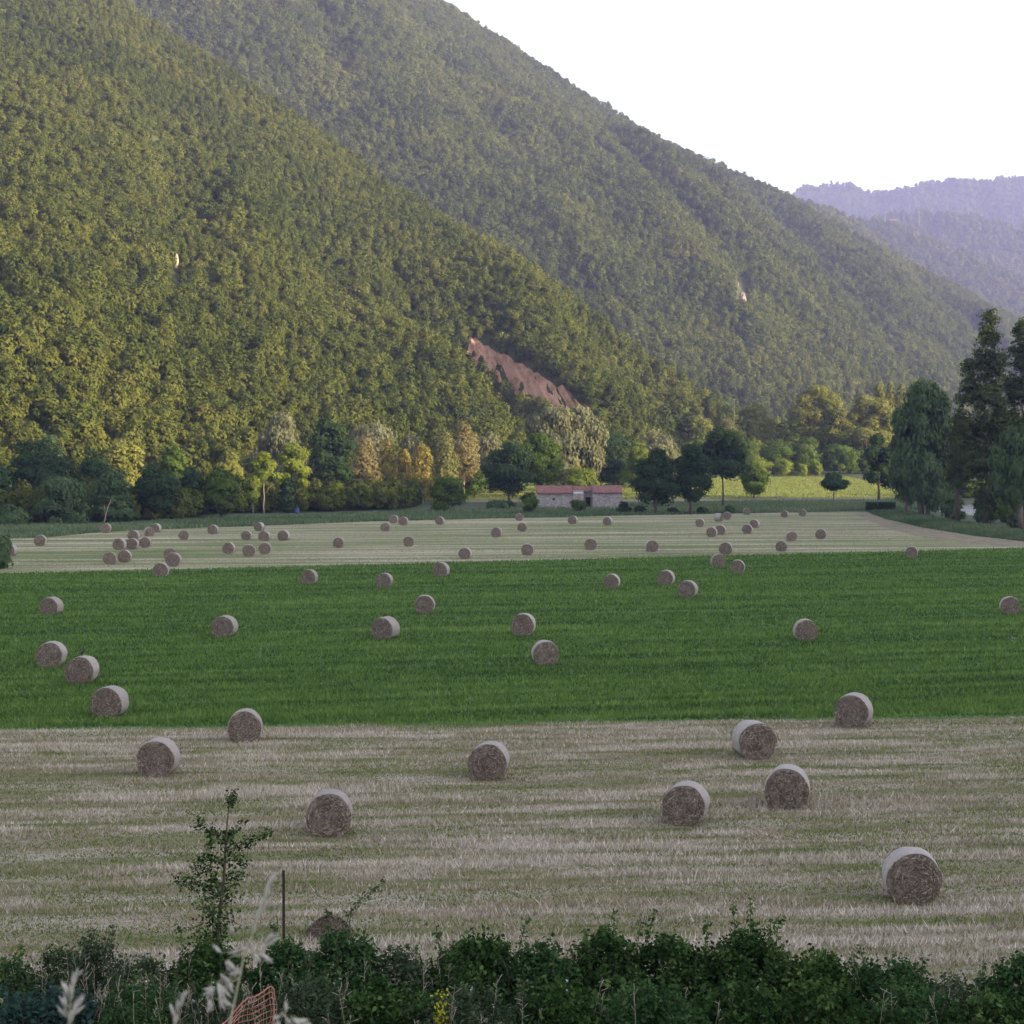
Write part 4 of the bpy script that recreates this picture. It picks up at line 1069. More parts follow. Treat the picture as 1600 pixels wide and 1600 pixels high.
# px, bottom row, turn (positive shows the right flank), label
BALE_LIST = [
 (16, 868, 20, 'hay bale half hidden by the bush at the left picture edge'),
 (63, 852, 10, 'lone hay bale right of the one at the left picture edge, far field'),
 (165.5, 832, 12, 'hay bale at the foot of the thin pale dead stem'),
 (209, 843.5, 15, 'topmost bale of the cluster of four in the far left field, whose front end shows'),
 (233, 837, -12, 'grey bale without white rim overlapping the one behind it, far left'),
 (244, 831, 20, 'rearmost bale peeping out behind the grey rimless bale, far left'),
 (287, 842.5, 0, 'plain bale seen square on, alone between the left clusters'),
 (333, 834, 12, 'bale at the field edge under the half lit round green tree'),
 (187, 858.6, 18, 'leftmost of three bales in a row touching each other, far left field'),
 (207, 857.6, 12, 'middle of three bales in a row touching each other, far left field'),
 (227, 855, 8, 'right one of three bales in a row touching each other, far left field'),
 (171.5, 881, 3, 'left bale of the side by side pair below the row of three'),
 (195, 878, 8, 'right bale of the side by side pair below the row of three'),
 (266, 875, 0, 'bale mostly covered by another just in front of it, above the crop edge at left'),
 (271, 884.5, 10, 'bale overlapping the one behind, just above the crop edge at left'),
 (251.7, 901, 8, 'bale right on the edge of the green crop at left, before the overlapping two'),
 (357.7, 864.5, 12, 'left bale of the three in a line below the gap of six, far field'),
 (385.7, 843, 12, 'upper left bale of the group of six before the yellow green trees'),
 (405, 829, 25, 'farthest bale of the group of six, at the field edge under the lit trunk'),
 (413, 845, 10, 'centre bale of the group of six, right of the upper left one'),
 (443.5, 844, 15, 'right outlying bale of the group of six'),
 (389, 868.8, 3, 'lower bale with clear ring on its end, front of the group of six'),
 (414, 865, 5, 'bale with double white rim, front right in the group of six'),
 (529.6, 855, 10, 'solitary bale between the group of six and the small centre bales'),
 (483.4, 912.5, 15, 'bale in the top of the green crop with bright right rim, left of centre'),
 (602.3, 829.6, 5, 'front bale of the three under the gold poplars'),
 (615, 817, 8, 'rear left bale of the three under the gold poplars'),
 (630.3, 820, 10, 'rear right bale of the three under the gold poplars'),
 (687.4, 819, 15, 'bale in front of the round shaded tree at the meadow end'),
 (638.7, 853, 3, 'lone bale below the three under the gold poplars'),
 (811, 813, 0, 'bale before the dark oak left of the barn, at the grass edge'),
 (816, 829.6, 3, 'bale directly in front of the one at the grass edge left of the barn'),
 (776, 839, 8, 'bale left and in front of the two below the dark oak'),
 (895, 818, 10, 'bale before the middle wall of the barn'),
 (949.5, 820, 12, 'bale before the right block of the barn, bright top rim'),
 (1094, 822.5, 10, 'bale in front of the right tree of the dark pair'),
 (727, 873, 10, 'bale near the crop edge at centre, left of the plain one'),
 (824, 867, 2, 'plain round bale near the crop edge at centre'),
 (923, 858.6, 2, 'plain bale right of centre in the middle of the far field'),
 (1018, 861.4, -10, 'bale showing its pale left top, right of centre in the far field'),
 (689.5, 901, 15, 'highest bale in the green crop at centre, bright right rim'),
 (600.5, 918, 12, 'bale in the green crop with a tiny dark bird on top'),
 (956, 919.5, 10, 'left of three bales in the upper green crop right of centre'),
 (1041, 914, 12, 'middle of three bales in the upper green crop right of centre'),
 (1075, 933, 12, 'right and lowest of three bales in the upper green crop right of centre'),
 (1123, 814, -62, 'bale lying side on with its white flank showing, far right field'),
 (1136, 811, 0, 'brown bale touching the white flanked one from behind'),
 (1167, 803.5, -8, 'faint bale at the back grass edge, first of three from the left'),
 (1226, 808, 8, 'bale at the back grass edge, second of three from the left'),
 (1254, 806, 5, 'faint reddish bale at the back grass edge, last of three'),
 (1112.3, 838, 10, 'front bale of the left overlapping pair in the far right field'),
 (1126, 835, 10, 'rear bale of the left overlapping pair in the far right field'),
 (1167.7, 833, 8, 'front bale of the middle pair in the far right field'),
 (1179.5, 824, 15, 'rear bale of the middle pair in the far right field'),
 (1236, 845, -10, 'rear bale of the touching right pair with a pale left rim'),
 (1221, 861, 3, 'front rimless brown bale of the touching right pair'),
 (1282.7, 841.4, 5, 'lone bale farthest right in the middle of the far field'),
 (1134, 865.7, 5, 'rearmost of three bales stepping down to the crop edge at right'),
 (1121.8, 886, -8, 'middle bale of three stepping down to the crop edge at right'),
 (1152.5, 895.7, 5, 'foremost of three bales stepping down at right, already in the crop'),
 (1424.5, 870.7, 3, 'bale straddling the crop edge near the dirt track'),
 (81, 961, 25, 'upper left bale in the green crop with wide white flank'),
 (351, 996, 17, 'bale in the green crop between the left column and the centre, white top'),
 (80.5, 1042.7, 14, 'bale behind the one carrying a bird, left green crop'),
 (128.5, 1069, 16, 'bale carrying a black bird, left green crop'),
 (171.5, 1122, 18, 'big bale at the front left edge of the green crop'),
 (383, 1160, 4, 'bale just before the green crop edge, left of centre in the near field'),
 (248, 1214, 13, 'bale with white right flank at left in the near mown field'),
 (664, 958, 5, 'bale with thin bright rim above the long white one, mid crop'),
 (602.6, 999, 25, 'bale with a long white right flank, mid crop left of centre'),
 (818, 993, 8, 'upper of two neighbouring bales at the middle of the green crop'),
 (851.5, 1039, -6, 'lower of two neighbouring bales at the middle of the green crop'),
 (764, 1219, 7, 'dark bale alone at the centre of the near mown field'),
 (1578, 960, -5, 'bale by the right picture edge in the green crop'),
 (1257.8, 1001, -8, 'bale alone on the right half of the green crop, pale left rim'),
 (1333.7, 1137, 11, 'big bale on the front edge of the green crop at right'),
 (1178, 1186, -15, 'light faced bale with dull left flank, just before the crop edge'),
 (1230, 1264, 2, 'bale square on, right of the dark one with white top'),
 (515, 1307, 3, 'bale square on, alone left of centre in the near field'),
 (1072, 1290, 9, 'dark faced bale with broad white top, right of centre in the near field'),
 (1424, 1413, -7, 'nearest and largest hay bale with a pale left rim'),
]
protos = [bale_proto(k) for k in range(5)]
used = [False] * 5
BPOS = {}
for i, (px, yb, th, lb) in enumerate(BALE_LIST):
    th = th * 1.15
    k = (i * 3 + i // 7) % 5
    p = at_z(px, yb + .6, .03)
    beta = math.atan2(p[0], p[1])
    if not used[k]: o = protos[k]; used[k] = True
    else:
        o = protos[k].copy(); COL.objects.link(o)
        for ch in protos[k].children:
            c = ch.copy(); COL.objects.link(c); c.parent = o
            for g_ in ch.children:
                e_ = g_.copy(); COL.objects.link(e_); e_.parent = c
    dirv = np.array([math.sin(beta), math.cos(beta)])
    q = p[:2] + dirv * (BW / 2 * abs(math.cos(R(th))) + BR * .55 * abs(math.sin(R(th))))
    o.location = (q[0], q[1], -.02)
    fl = math.pi if i % 2 else 0
    o.rotation_euler = (0, 0, -beta - R(th) + fl)
    s = 1.0 + .045 * math.sin(i * 7.3); o.scale = (s, s * (1 + .04 * math.sin(i * 3.1)), s)
    tag(o, lb, 'hay bale', GRP); BPOS[i] = (q[0], q[1], max(v_.co.z for v_ in BALES[k][1].vertices) * s - .02)

# birds on two of the bales
M_BIRD = plainmat('black_feathers', (.006, .006, .008), (.014, .014, .018), 12, .5)
def bird(i, dx, sc, label, rz):
    x, y, z = BPOS[i]
    prof = [(-.24, 0, .20, .008), (-.13, 0, .17, .035), (-.02, 0, .17, .075), (.08, 0, .22, .075), (.14, 0, .28, .05), (.18, 0, .32, .052), (.22, 0, .325, .035), (.25, 0, .31, .012), (.30, 0, .30, .003)]
    mb = MB(); mb.tube([p[:3] for p in prof], [p[3] for p in prof], 10)
    for s in (-.03, .03): mb.tube([(.03, s, .13), (.02, s, .02), (.07, s, .0)], [.012, .007, .005], 5)
    o = link('bird', mb.mesh('bird', [M_BIRD], True), loc=(x + dx, y - .1, z - .012)); o.rotation_euler = (0, 0, rz); o.scale = (sc,) * 3
    tag(o, label, 'bird')
bird(64, .0, .9, 'black bird perched on the top of a bale in the left green crop', .9)
bird(41, -.05, .8, 'tiny dark bird standing on a far bale in the green crop', 1.2)

# heap of loose hay behind the bushes
p = at_z(515, 1462); rng = np.random.default_rng(8); n = 4200
a = rng.random(n) * 6.283; r = np.sqrt(rng.random(n)); hz = .5 * (1 - r ** 1.8)
Q = np.stack([r * np.cos(a) * .62, r * np.sin(a) * .6, hz * rng.uniform(.75, 1.0, n)], 1)
N = np.stack([np.cos(a) * r, np.sin(a) * r, .8 + 0 * a], 1) + .7 * rand_dirs(rng, n); N /= np.linalg.norm(N, axis=1)[:, None]
v, f = leaf_quads(rng, Q, N, .22, .03)
tag(link('hay_heap', mesh_np('hay_heap', v, f, {'rnd': rng.random(n) * .75}, [M_STRAND]), loc=(p[0], p[1], 0)), 'small heap of loose brown hay behind the bushes in front', 'hay heap')

# ------------------------------------------------------------------ grasses on the fields
def blades(rng, X, Y, Z, H, W, lean=.5, k=1):
    n = len(X); a = rng.random(n) * 6.283; la = rng.random(n) * 6.283; l = lean * rng.random(n) * H
    b = np.stack([np.cos(a), np.sin(a), 0 * a], 1) * (W * .5)[:, None]; o = np.stack([X, Y, Z], 1)
    t = o + np.stack([np.cos(la) * l, np.sin(la) * l, H], 1)
    v = np.stack([o - b, o + b, t], 1)
    return v.reshape(-1, 3), np.arange(3 * n).reshape(n, 3)
def field_points(rng, n, y0, y1, near=1.0):
    """points inside the field of view plus a margin, denser towards the viewer"""
    u = rng.random(n); y = y0 + (y1 - y0) * u ** near
    x = rng.uniform(-1, 1, n) * (.31 * y + 4)
    return x, y
M_STRAW = leafmat('stubble_straw', [(.065, .11, .022), (.12, .175, .032), (.18, .21, .06), (.26, .23, .15), (.38, .335, .27), (.52, .465, .40), (.64, .585, .525)], .15)
rng = np.random.default_rng(21)
x, y = field_points(rng, 620000, 36.5, 90, .85); k = (y < yl(B1, x)) & (y > 37); x, y = x[k], y[k]
vv = row_v(x, y) + 1.6 * fbm(x * .05, y * .2, 3, 2)
wv = .5 + .5 * np.sin(vv * 2 * math.pi / 2.9)
pat = .52 * fbm(x * .10, row_v(x, y) * 1.0, 8, 4) + .48 * fbm(x * .30, row_v(x, y) * 2.7, 18, 3)
mask = np.clip(.22 * wv + 5.2 * (pat - .5) + .30, 0, 1)
rnd = np.clip(.12 + .68 * mask + .2 * rng.normal(size=len(x)) * .8, 0, 1)
brn = fbm(x * .12, y * .8, 15, 3); rnd = np.where((brn > .63) & (rng.random(len(x)) < .5), .5, rnd)
lump = fbm(x * .5, y * 1.2, 71, 3)
H = (.04 + .085 * rng.random(len(x))) * (.6 + 1.1 * mask) * (.4 + 1.3 * lump); W = .018 + .03 * rng.random(len(x))
v, f = blades(rng, x, y, 0 * x, H, W, 1.3)
tag(link('stubble', mesh_np('stubble', v, f, {'rnd': rnd}, [M_STRAW])), 'pale straw stubble with green regrowth in rows on the near field', 'stubble', kind='stuff')
M_CLOVER = leafmat('crop_leaves', [(0.040, 0.078, 0.023), (0.077, 0.139, 0.035), (0.120, 0.203, 0.050), (0.188, 0.274, 0.076)], .3)
x, y = field_points(rng, 460000, 74, 240, 1.35); k = (y > yl(B1, x) + .25 * rng.normal(size=len(x)) + 1.6 * (fbm(x * .25, x * 0, 93, 3) - .5)) & (y < yl(B2, x) + .8 * rng.normal(size=len(x))); x, y = x[k], y[k]
vv = -math.sin(R(14)) * x + math.cos(R(14)) * y
pat = .6 * fbm(x * .12, vv * 1.1, 31, 4) + .4 * fbm(x * .9, y * .9, 41, 2)
edge = np.clip((y - yl(B1, x)) / 1.0, .25, 1)
sc_ = 1 + (y - 80) / 160
tram = np.sin(vv * 2 * math.pi / 6.2 + 2.5 * fbm(x * .02, vv * .05, 97, 2)) > .955
H = (.10 + .17 * rng.random(len(x))) * (.55 + .9 * pat) * edge * np.where(tram, .45, 1); W = (.05 + .07 * rng.random(len(x))) * sc_
v, f = blades(rng, x, y, 0 * x, H, W, .9)
rows = fbm(x * .02, vv * .9, 91, 4)
rnd = np.clip(.42 + 1.3 * (pat - .5) + 0.9 * (rows - .5) - .22 * tram + .2 * rng.normal(size=len(x)), 0, 1)
tag(link('crop_leaves', mesh_np('crop_leaves', v, f, {'rnd': rnd}, [M_CLOVER])), 'dense dark green leafy crop filling the middle field', 'crop', kind='stuff')
x, y = field_points(rng, 260000, 176, 390, 1.2); k = (y > yl(B2, x)) & (y < yfar(x)) & (x < 74) & ~(in_poly(x, y, [tuple(at_z(*p)[:2]) for p in t_out + t_in]) & (fbm(x * .12, y * .12, 88, 3) + .25 * rng.random(len(x)) < .75)); x, y = x[k], y[k]
xx, yy = math.cos(R(7)) * x + math.sin(R(7)) * y, -math.sin(R(7)) * x + math.cos(R(7)) * y
mask = np.clip(5.0 * (.7 * fbm(xx * .016, yy * .33, 9, 4) + .3 * fbm(xx * .06, yy * .9, 19, 3) - .5) + .40, 0, 1)
v, f = blades(rng, x, y, 0 * x, (.03 + .07 * rng.random(len(x))) * (.5 + mask), (.05 + .10 * rng.random(len(x))), 1.6)
tag(link('stubble', mesh_np('stubble', v, f, {'rnd': np.clip(.08 + .60 * mask + .05 * rng.normal(size=len(x)), 0, .88)}, [M_STRAW])), 'greenish straw stubble on the far field below the tree line', 'stubble', kind='stuff')
M_TALL = leafmat('tall_grass', [(.045, .08, .042), (.075, .12, .058), (.115, .16, .085), (.18, .20, .115)], .25)
x = rng.uniform(-135, 110, 90000); y = rng.uniform(0, 1, 90000) ** 1.2 * 52; y = y + np.where(x < FAR_EDGE[0, 0], 262, yfar(x))
k = (y < 424 + .1 * x) & (river_dist(x, y) > 8) & ~((x > 70) & (y < 372)) & (x < 96); x, y = x[k], y[k]
pat = fbm(x * .05, y * .1, 55, 3)
v, f = blades(rng, x, y, zg(x, y) - .03, (.2 + .55 * rng.random(len(x))) * (.4 + 1.2 * pat), .14 + .16 * rng.random(len(x)), .6)
tag(link('tall_grass', mesh_np('tall_grass', v, f, {'rnd': np.clip(pat + .2 * rng.normal(size=len(x)), 0, 1)}, [M_TALL])), 'unmown dark green grass strip behind the far mown field', 'grass', kind='stuff')
M_MEADOW = leafmat('meadow_blades', [(.07, .12, .022), (.12, .17, .03), (.18, .205, .05), (.27, .25, .09)], .25)
x = rng.uniform(-30, 108, 70000); y = rng.uniform(437, 575, 70000)
vv = math.sin(R(24)) * x + math.cos(R(24)) * y
mask = .5 + .5 * np.sin(vv * 2 * math.pi / 7); k = (y > 437.5 + .1 * x) & (rng.random(len(x)) < .25 + .75 * mask); x, y, mask = x[k], y[k], mask[k]
v, f = blades(rng, x, y, zg(x, y), (.12 + .25 * rng.random(len(x))) * (.5 + mask), .22 + .2 * rng.random(len(x)), .8)
tag(link('meadow_grass', mesh_np('meadow_grass', v, f, {'rnd': np.clip(.15 + .55 * mask + .2 * rng.normal(size=len(x)), 0, 1)}, [M_MEADOW])), 'sunlit yellow green mown grass in rows on the meadow', 'grass', kind='stuff')
# verge between track and river
VG = np.array([at_z(*p)[:2] for p in [(1352, 799), (1384, 811), (1440, 824), (1520, 837), (1600, 846), (1700, 858)]])
n = 60000; t = rng.random(n) * (len(VG) - 1); i = t.astype(int); q = VG[i] * (1 - (t - i))[:, None] + VG[np.minimum(i + 1, len(VG) - 1)] * (t - i)[:, None]
off = rng.random(n) ** 1.3 * 16; x = q[:, 0] + off * .62; y = q[:, 1] + off * .8
k = (river_dist(x, y) > 8); x, y, off = x[k], y[k], off[k]
pat = fbm(x * .15, y * .15, 65, 3)
v, f = blades(rng, x, y, zg(x, y) - .03, (.3 + .9 * rng.random(len(x))) * (.35 + 1.1 * pat) * np.clip(.35 + off / 5, 0, .9), .12 + .16 * rng.random(len(x)), .6)
tag(link('tall_grass', mesh_np('tall_grass', v, f, {'rnd': np.clip(pat * .9 + .2 * rng.normal(size=len(x)), 0, 1)}, [M_TALL])), 'tall green verge between the dirt track and the river', 'grass', kind='stuff')

# ------------------------------------------------------------------ bushes on the bank in front
L_BRAM = leafmat('bramble_leaves', [(.008, .020, .007), (.022, .048, .015), (.05, .098, .028), (.115, .18, .06)], .22)
L_BRAM2 = leafmat('elder_leaves', [(0.016, 0.040, 0.016), (0.030, 0.068, 0.024), (0.048, 0.099, 0.034), (0.081, 0.132, 0.050)], .22)
L_GREY = leafmat('grey_leaves', [(.018, .034, .016), (.034, .056, .028), (.06, .088, .045), (.11, .135, .085)], .2)
L_BLUE = leafmat('blue_leaves', [(.016, .034, .028), (.03, .06, .05), (.05, .085, .075)], .2)
M_STEM = barkmat('twig', (.05, .04, .03), (.12, .10, .075))
M_DRYSTEM = plainmat('dry_stem', (.20, .17, .13), (.34, .29, .23), 20)
M_FLOWER = plainmat('pale_flower', (.34, .33, .44), (.52, .50, .58), 30)
def shrub(px, top, wpx, d, mat, label, seed, leaf=.075, dens=1.0, dry=0, flowers=0, shoots=1, name='bush', cat='bush', cut=0.0, depth=1.0):
    rng = np.random.default_rng(seed)
    p = at_y(px, top - 5, d); g = zg1(p[0], d); h = p[2] - g; rad = wpx / F * d * .5 * 1.4
    t = thing(name, label, cat, (p[0], d, g))
    n_cl = int(120 * rad * max(h, .8) * dens); 
    Cc = clump_centres(rng, 'mound', n_cl, rad * 1.02, h * .9, .4, .45); Cc[:, 1] *= depth * min(1, 1.25 / rad)
    n_cl = len(Cc); per = 46
    idx = np.repeat(np.arange(n_cl), per); d_ = rand_dirs(rng, len(idx)); cr = .13 + .17 * rng.random(n_cl)
    P = Cc[idx] + d_ * (cr[idx] * (.35 + .75 * rng.random(len(idx))))[:, None]
    # arching shoots that stick out of the outline
    mb = MB()
    ex = []
    for s in range(shoots + 5):
        a = rng.random() * 6.28; b = Vector((math.cos(a) * rad * .4, math.sin(a) * rad * .3, h * .05)); up = s < shoots
        tp = Vector((math.cos(a) * rad * rng.uniform(.5, 1.0), math.sin(a) * rad * .5, h * (rng.uniform(.98, 1.09) if up else rng.uniform(.6, .9))))
        m = b.lerp(tp, .55) + Vector((0, 0, h * .12)); pts = [b, m, tp, tp + Vector((math.cos(a) * .12, 0, -.05))]
        mb.tube(pts, [.014, .01, .006, .003], 4)
        if up:
            for q in np.linspace(.35, 1, 26):
                c = b.lerp(m, q * 2) if q < .5 else m.lerp(tp, q * 2 - 1)
                ex += [np.array(c) + rng.normal(size=3) * .045 for _ in range(3)]
    for s in range(9):
        a = rng.random() * 6.28; r_ = rad * .3 * rng.random()
        mb.tube([(r_ * math.cos(a), r_ * math.sin(a) * .5, -.1), tuple(Cc[rng.integers(n_cl)])], [.018, .005], 4)
    rnd = np.clip(.5 * rng.random(n_cl)[idx] + .5 * rng.random(len(idx)), 0, 1)
    if ex:
        P = np.concatenate([P, np.array(ex)]); rnd = np.concatenate([rnd, .35 + .6 * rng.random(len(ex))])
    N = rand_dirs(rng, len(P)); N[:, 2] = np.abs(N[:, 2]) + .3; N[:, 1] -= .25; N /= np.linalg.norm(N, axis=1)[:, None]
    S = leaf * (.65 + 1.2 * rng.random(len(P)) ** 1.5)
    v, f = leaf_quads(rng, P, N, S, S * .62)
    link('foliage', mesh_np('foliage', v, f, {'rnd': rnd}, [mat]), t)
    link('stems', mb.mesh('stems', [M_STEM]), t)
    if dry:
        mb = MB()
        for s in range(dry):
            x0 = rng.uniform(-rad, rad); y0 = rng.uniform(-.8, .3); zz = h * rng.uniform(.55, 1.06); lx = rng.normal() * .18
            mb.tube([(x0, y0, 0), (x0 + lx * .4, y0, zz * .6), (x0 + lx, y0, zz)], [.006, .005, .003], 4)
            for q in range(5):
                e = rng.normal(size=3) * .06; mb.tube([(x0 + lx * .9, y0, zz * (.8 + .04 * q)), (x0 + lx * .9 + e[0], y0 + e[1], zz * (.8 + .04 * q) + abs(e[2]) + .03)], [.004, .007], 4)
        link('dry_stalks', mb.mesh('dry_stalks', [M_DRYSTEM]), t)
    if flowers:
        j = rng.integers(0, n_cl, flowers); C = Cc[j] + np.array([0, -.2, .1]) + rng.normal(size=(flowers, 3)) * .12
        C = np.repeat(C, 5, 0) + rng.normal(size=(flowers * 5, 3)) * .012
        v, f = leaf_quads(rng, C, rand_dirs(rng, len(C)), .03, .026); link('flowers', mesh_np('flowers', v, f, {}, [M_FLOWER]), t)
    return t
# back row, left to right
shrub(10, 1492, 120, 33.6, L_BRAM2, 'leafy green weeds at the left picture edge, back row of the hedge', 201, .07, dry=12)
shrub(95, 1478, 130, 33.8, L_GREY, 'yellowish green weedy clump left of the thin dead looking bush', 202, .06, dry=26, flowers=6)
shrub(150, 1448, 70, 34.4, L_GREY, 'small ragged shrub whose tip stands up against the straw', 203, .06, dens=.7, shoots=2)
shrub(225, 1490, 120, 33.5, L_GREY, 'grey green weeds with dry stalks left of the slender young tree', 204, .06, dry=30)
shrub(330, 1462, 130, 33.6, L_BRAM, 'dark bramble around the foot of the slender young tree', 205, .075)
shrub(440, 1462, 110, 33.4, L_BRAM2, 'green bramble hiding the foot of the rusty metal post', 206, .075, shoots=2)
shrub(535, 1448, 130, 33.8, L_BRAM2, 'bright green bramble with long arching shoots right of the post', 207, .08, shoots=2)
shrub(625, 1476, 110, 33.4, L_GREY, 'greyish thorn bush in the dip right of the arching brambles', 208, .07, dry=10)
shrub(745, 1454, 140, 33.6, L_BRAM, 'dark bramble bush below the centre of the straw field', 209, .08, shoots=2)
shrub(850, 1470, 110, 33.3, L_BRAM2, 'lower bramble bush right of the dark one at centre', 210, .08)
shrub(945, 1444, 130, 33.6, L_BRAM, 'high dark bramble bush right of centre in the hedge', 211, .08, shoots=4)
shrub(1055, 1452, 120, 33.5, L_BRAM, 'dark leafy bush between the two highest hedge bushes', 212, .08)
shrub(1170, 1442, 130, 33.6, L_BRAM, 'highest dark bush in the right half of the hedge', 213, .08, shoots=4)
shrub(1280, 1480, 120, 33.2, L_BRAM, 'dark bush below the nearest hay bale', 214, .08)
shrub(1395, 1492, 130, 33.3, L_BRAM2, 'bush with upright tips right of the nearest bale', 215, .075, shoots=3)
shrub(1490, 1516, 90, 33.0, L_GREY, 'low ragged weeds in the gap near the right end of the hedge', 216, .06, dry=14)
shrub(1605, 1486, 110, 33.2, L_BRAM2, 'bush cut by the right picture edge', 217, .08)
# front row
shrub(70, 1538, 170, 29.8, L_BLUE, 'bluish elder like bush low at the left corner', 221, .085)
shrub(225, 1532, 150, 30.2, L_BRAM2, 'tangled weeds with pale violet flowers near the left corner', 222, .06, dry=30, flowers=34)
shrub(345, 1540, 110, 30.0, L_GREY, 'grey weeds with pale violet flowers left of the orange net', 223, .055, dry=34, flowers=26)
shrub(480, 1520, 120, 30.0, L_GREY, 'grey green feathery weeds right of the orange net', 224, .06, dry=20)
shrub(600, 1530, 150, 30.2, L_BRAM, 'dark bramble in front below the greyish thorn bush', 225, .075, flowers=6)
shrub(740, 1538, 140, 29.8, L_GREY, 'dull green weeds low in the bottom centre', 226, .06, dry=16, flowers=6)
shrub(870, 1530, 150, 30.2, L_BRAM, 'dark bramble with faint flowers at bottom centre right', 227, .07, flowers=14)
shrub(1010, 1536, 150, 29.8, L_BRAM2, 'leafy bramble in front below the high dark bush', 228, .07, flowers=8, dry=8)
shrub(1150, 1528, 150, 30.2, L_BRAM, 'deep green bramble in front of the highest bush', 229, .075, flowers=8)
shrub(1290, 1536, 150, 29.9, L_BRAM, 'dark bramble at bottom right of centre', 230, .075)
shrub(1430, 1540, 140, 30.1, L_BRAM2, 'leafy weeds low before the bush with upright tips', 231, .065, dry=10)
shrub(1560, 1552, 140, 29.6, L_BRAM, 'dark bramble low at the right corner', 232, .075)
L_YEL = leafmat('yellow_leaves', [(.16, .20, .02), (.28, .30, .025), (.40, .38, .03)], .2)
shrub(682, 1570, 22, 28.4, L_YEL, 'small yellow flowering weed at the bottom centre', 240, .045, dens=.3, shoots=2, name='weed', cat='weed')

# slender young tree
def sapling():
    d = 34.0; b = at_y(340, 1500, d); g = zg1(b[0], d)
    t = thing('sapling', 'slender young thorn tree standing above the hedge', 'sapling', (b[0], d, g))
    W3 = lambda px, py, dy=0: Vector(at_y(px, py, d + dy)) - Vector((b[0], d, g))
    mb = MB(); rng = np.random.default_rng(77); P = []
    def branch(pts, r0, r1, dens, spread, y=0):
        q = [W3(px, py, y + .15 * k) for k, (px, py) in enumerate(pts)]
        mb.tube(q, np.linspace(r0, r1, len(q)), 5)
        for a, c in zip(q[:-1], q[1:]):
            L = (c - a).length
            for _ in range(int(L * dens)):
                w_ = a.lerp(c, rng.random()); P.append(np.array(w_) + rng.normal(size=3) * spread)
    mb.tube([(0, 0, -.1), W3(338, 1500), W3(342, 1440), W3(350, 1370), W3(353, 1310), W3(357, 1262), W3(361, 1240)], [.05, .042, .036, .028, .018, .01, .005], 6)
    branch([(345, 1400), (320, 1385), (296, 1380), (274, 1376)], .016, .005, 300, .075)
    branch([(350, 1350), (325, 1340), (305, 1346)], .014, .005, 300, .07)
    branch([(352, 1318), (330, 1300), (312, 1285), (306, 1292)], .013, .004, 200, .07, -.2)
    branch([(352, 1330), (372, 1322), (395, 1312), (422, 1298)], .014, .004, 230, .055)
    branch([(353, 1316), (368, 1300), (382, 1284)], .012, .004, 130, .045, .2)
    branch([(352, 1336), (376, 1340), (384, 1356)], .011, .004, 260, .07)
    branch([(348, 1376), (366, 1364), (378, 1370)], .012, .005, 260, .08, .1)
    branch([(345, 1410), (362, 1396), (356, 1380)], .012, .005, 320, .11, .1)
    branch([(342, 1440), (322, 1420), (312, 1408)], .014, .006, 260, .11, -.2)
    branch([(341, 1450), (330, 1430), (335, 1410)], .012, .005, 250, .12)
    branch([(340, 1470), (312, 1456), (300, 1450)], .013, .006, 260, .13, -.1)
    branch([(342, 1460), (358, 1440), (352, 1420)], .013, .006, 250, .12, .1)
    branch([(339, 1490), (330, 1470), (350, 1455)], .013, .006, 330, .15)
    branch([(353, 1310), (340, 1300), (330, 1312), (322, 1330)], .01, .004, 150, .06)
    branch([(345, 1400), (330, 1365), (318, 1352), (306, 1360)], .012, .005, 260, .08, .2)
    branch([(358, 1256), (362, 1246), (364, 1240)], .006, .003, 420, .06)
    branch([(361, 1252), (368, 1252)], .005, .003, 300, .04)
    branch([(354, 1316), (356, 1300), (366, 1302)], .006, .004, 200, .05)
    P = np.array(P); N = rand_dirs(rng, len(P)); N[:, 2] = np.abs(N[:, 2]) + .2; N /= np.linalg.norm(N, axis=1)[:, None]
    S = .065 * (.6 + .8 * rng.random(len(P))); v, f = leaf_quads(rng, P, N, S, S * .7)
    link('foliage', mesh_np('foliage', v, f, {'rnd': rng.random(len(P))}, [L_BRAM]), t)
    link('trunk', mb.mesh('trunk', [M_STEM], True), t)
sapling()
# long bramble cane
def cane(pts, d, label):
    q = [Vector(at_y(px, py, d)) for px, py in pts]; q0 = Vector((q[0].x, d, zg1(q[0].x, d))); rng = np.random.default_rng(12)
    t = thing('bramble_cane', label, 'bramble', tuple(q0)); q = [Vector((0, 0, 0))] + [a - q0 for a in q]
    mb = MB(); mb.tube(q, np.linspace(.012, .003, len(q)), 5); link('stem', mb.mesh('stem', [M_STEM]), t)
    P = []
    for a, c in zip(q[1:-1], q[2:]):
        for _ in range(int((c - a).length * 150)): P.append(np.array(a.lerp(c, rng.random())) + rng.normal(size=3) * .05)
    P = np.array(P); N = rand_dirs(rng, len(P)); N[:, 2] = np.abs(N[:, 2]) + .3; N /= np.linalg.norm(N, axis=1)[:, None]; S = .065 * (.6 + .8 * rng.random(len(P)))
    v, f = leaf_quads(rng, P, N, S, S * .6); link('foliage', mesh_np('foliage', v, f, {'rnd': .3 + .7 * rng.random(len(P))}, [L_BRAM2]), t)
cane([(535, 1470), (545, 1430), (558, 1412), (572, 1398), (586, 1388), (600, 1376)], 33.6, 'long bramble cane arching up right before the loose hay heap')

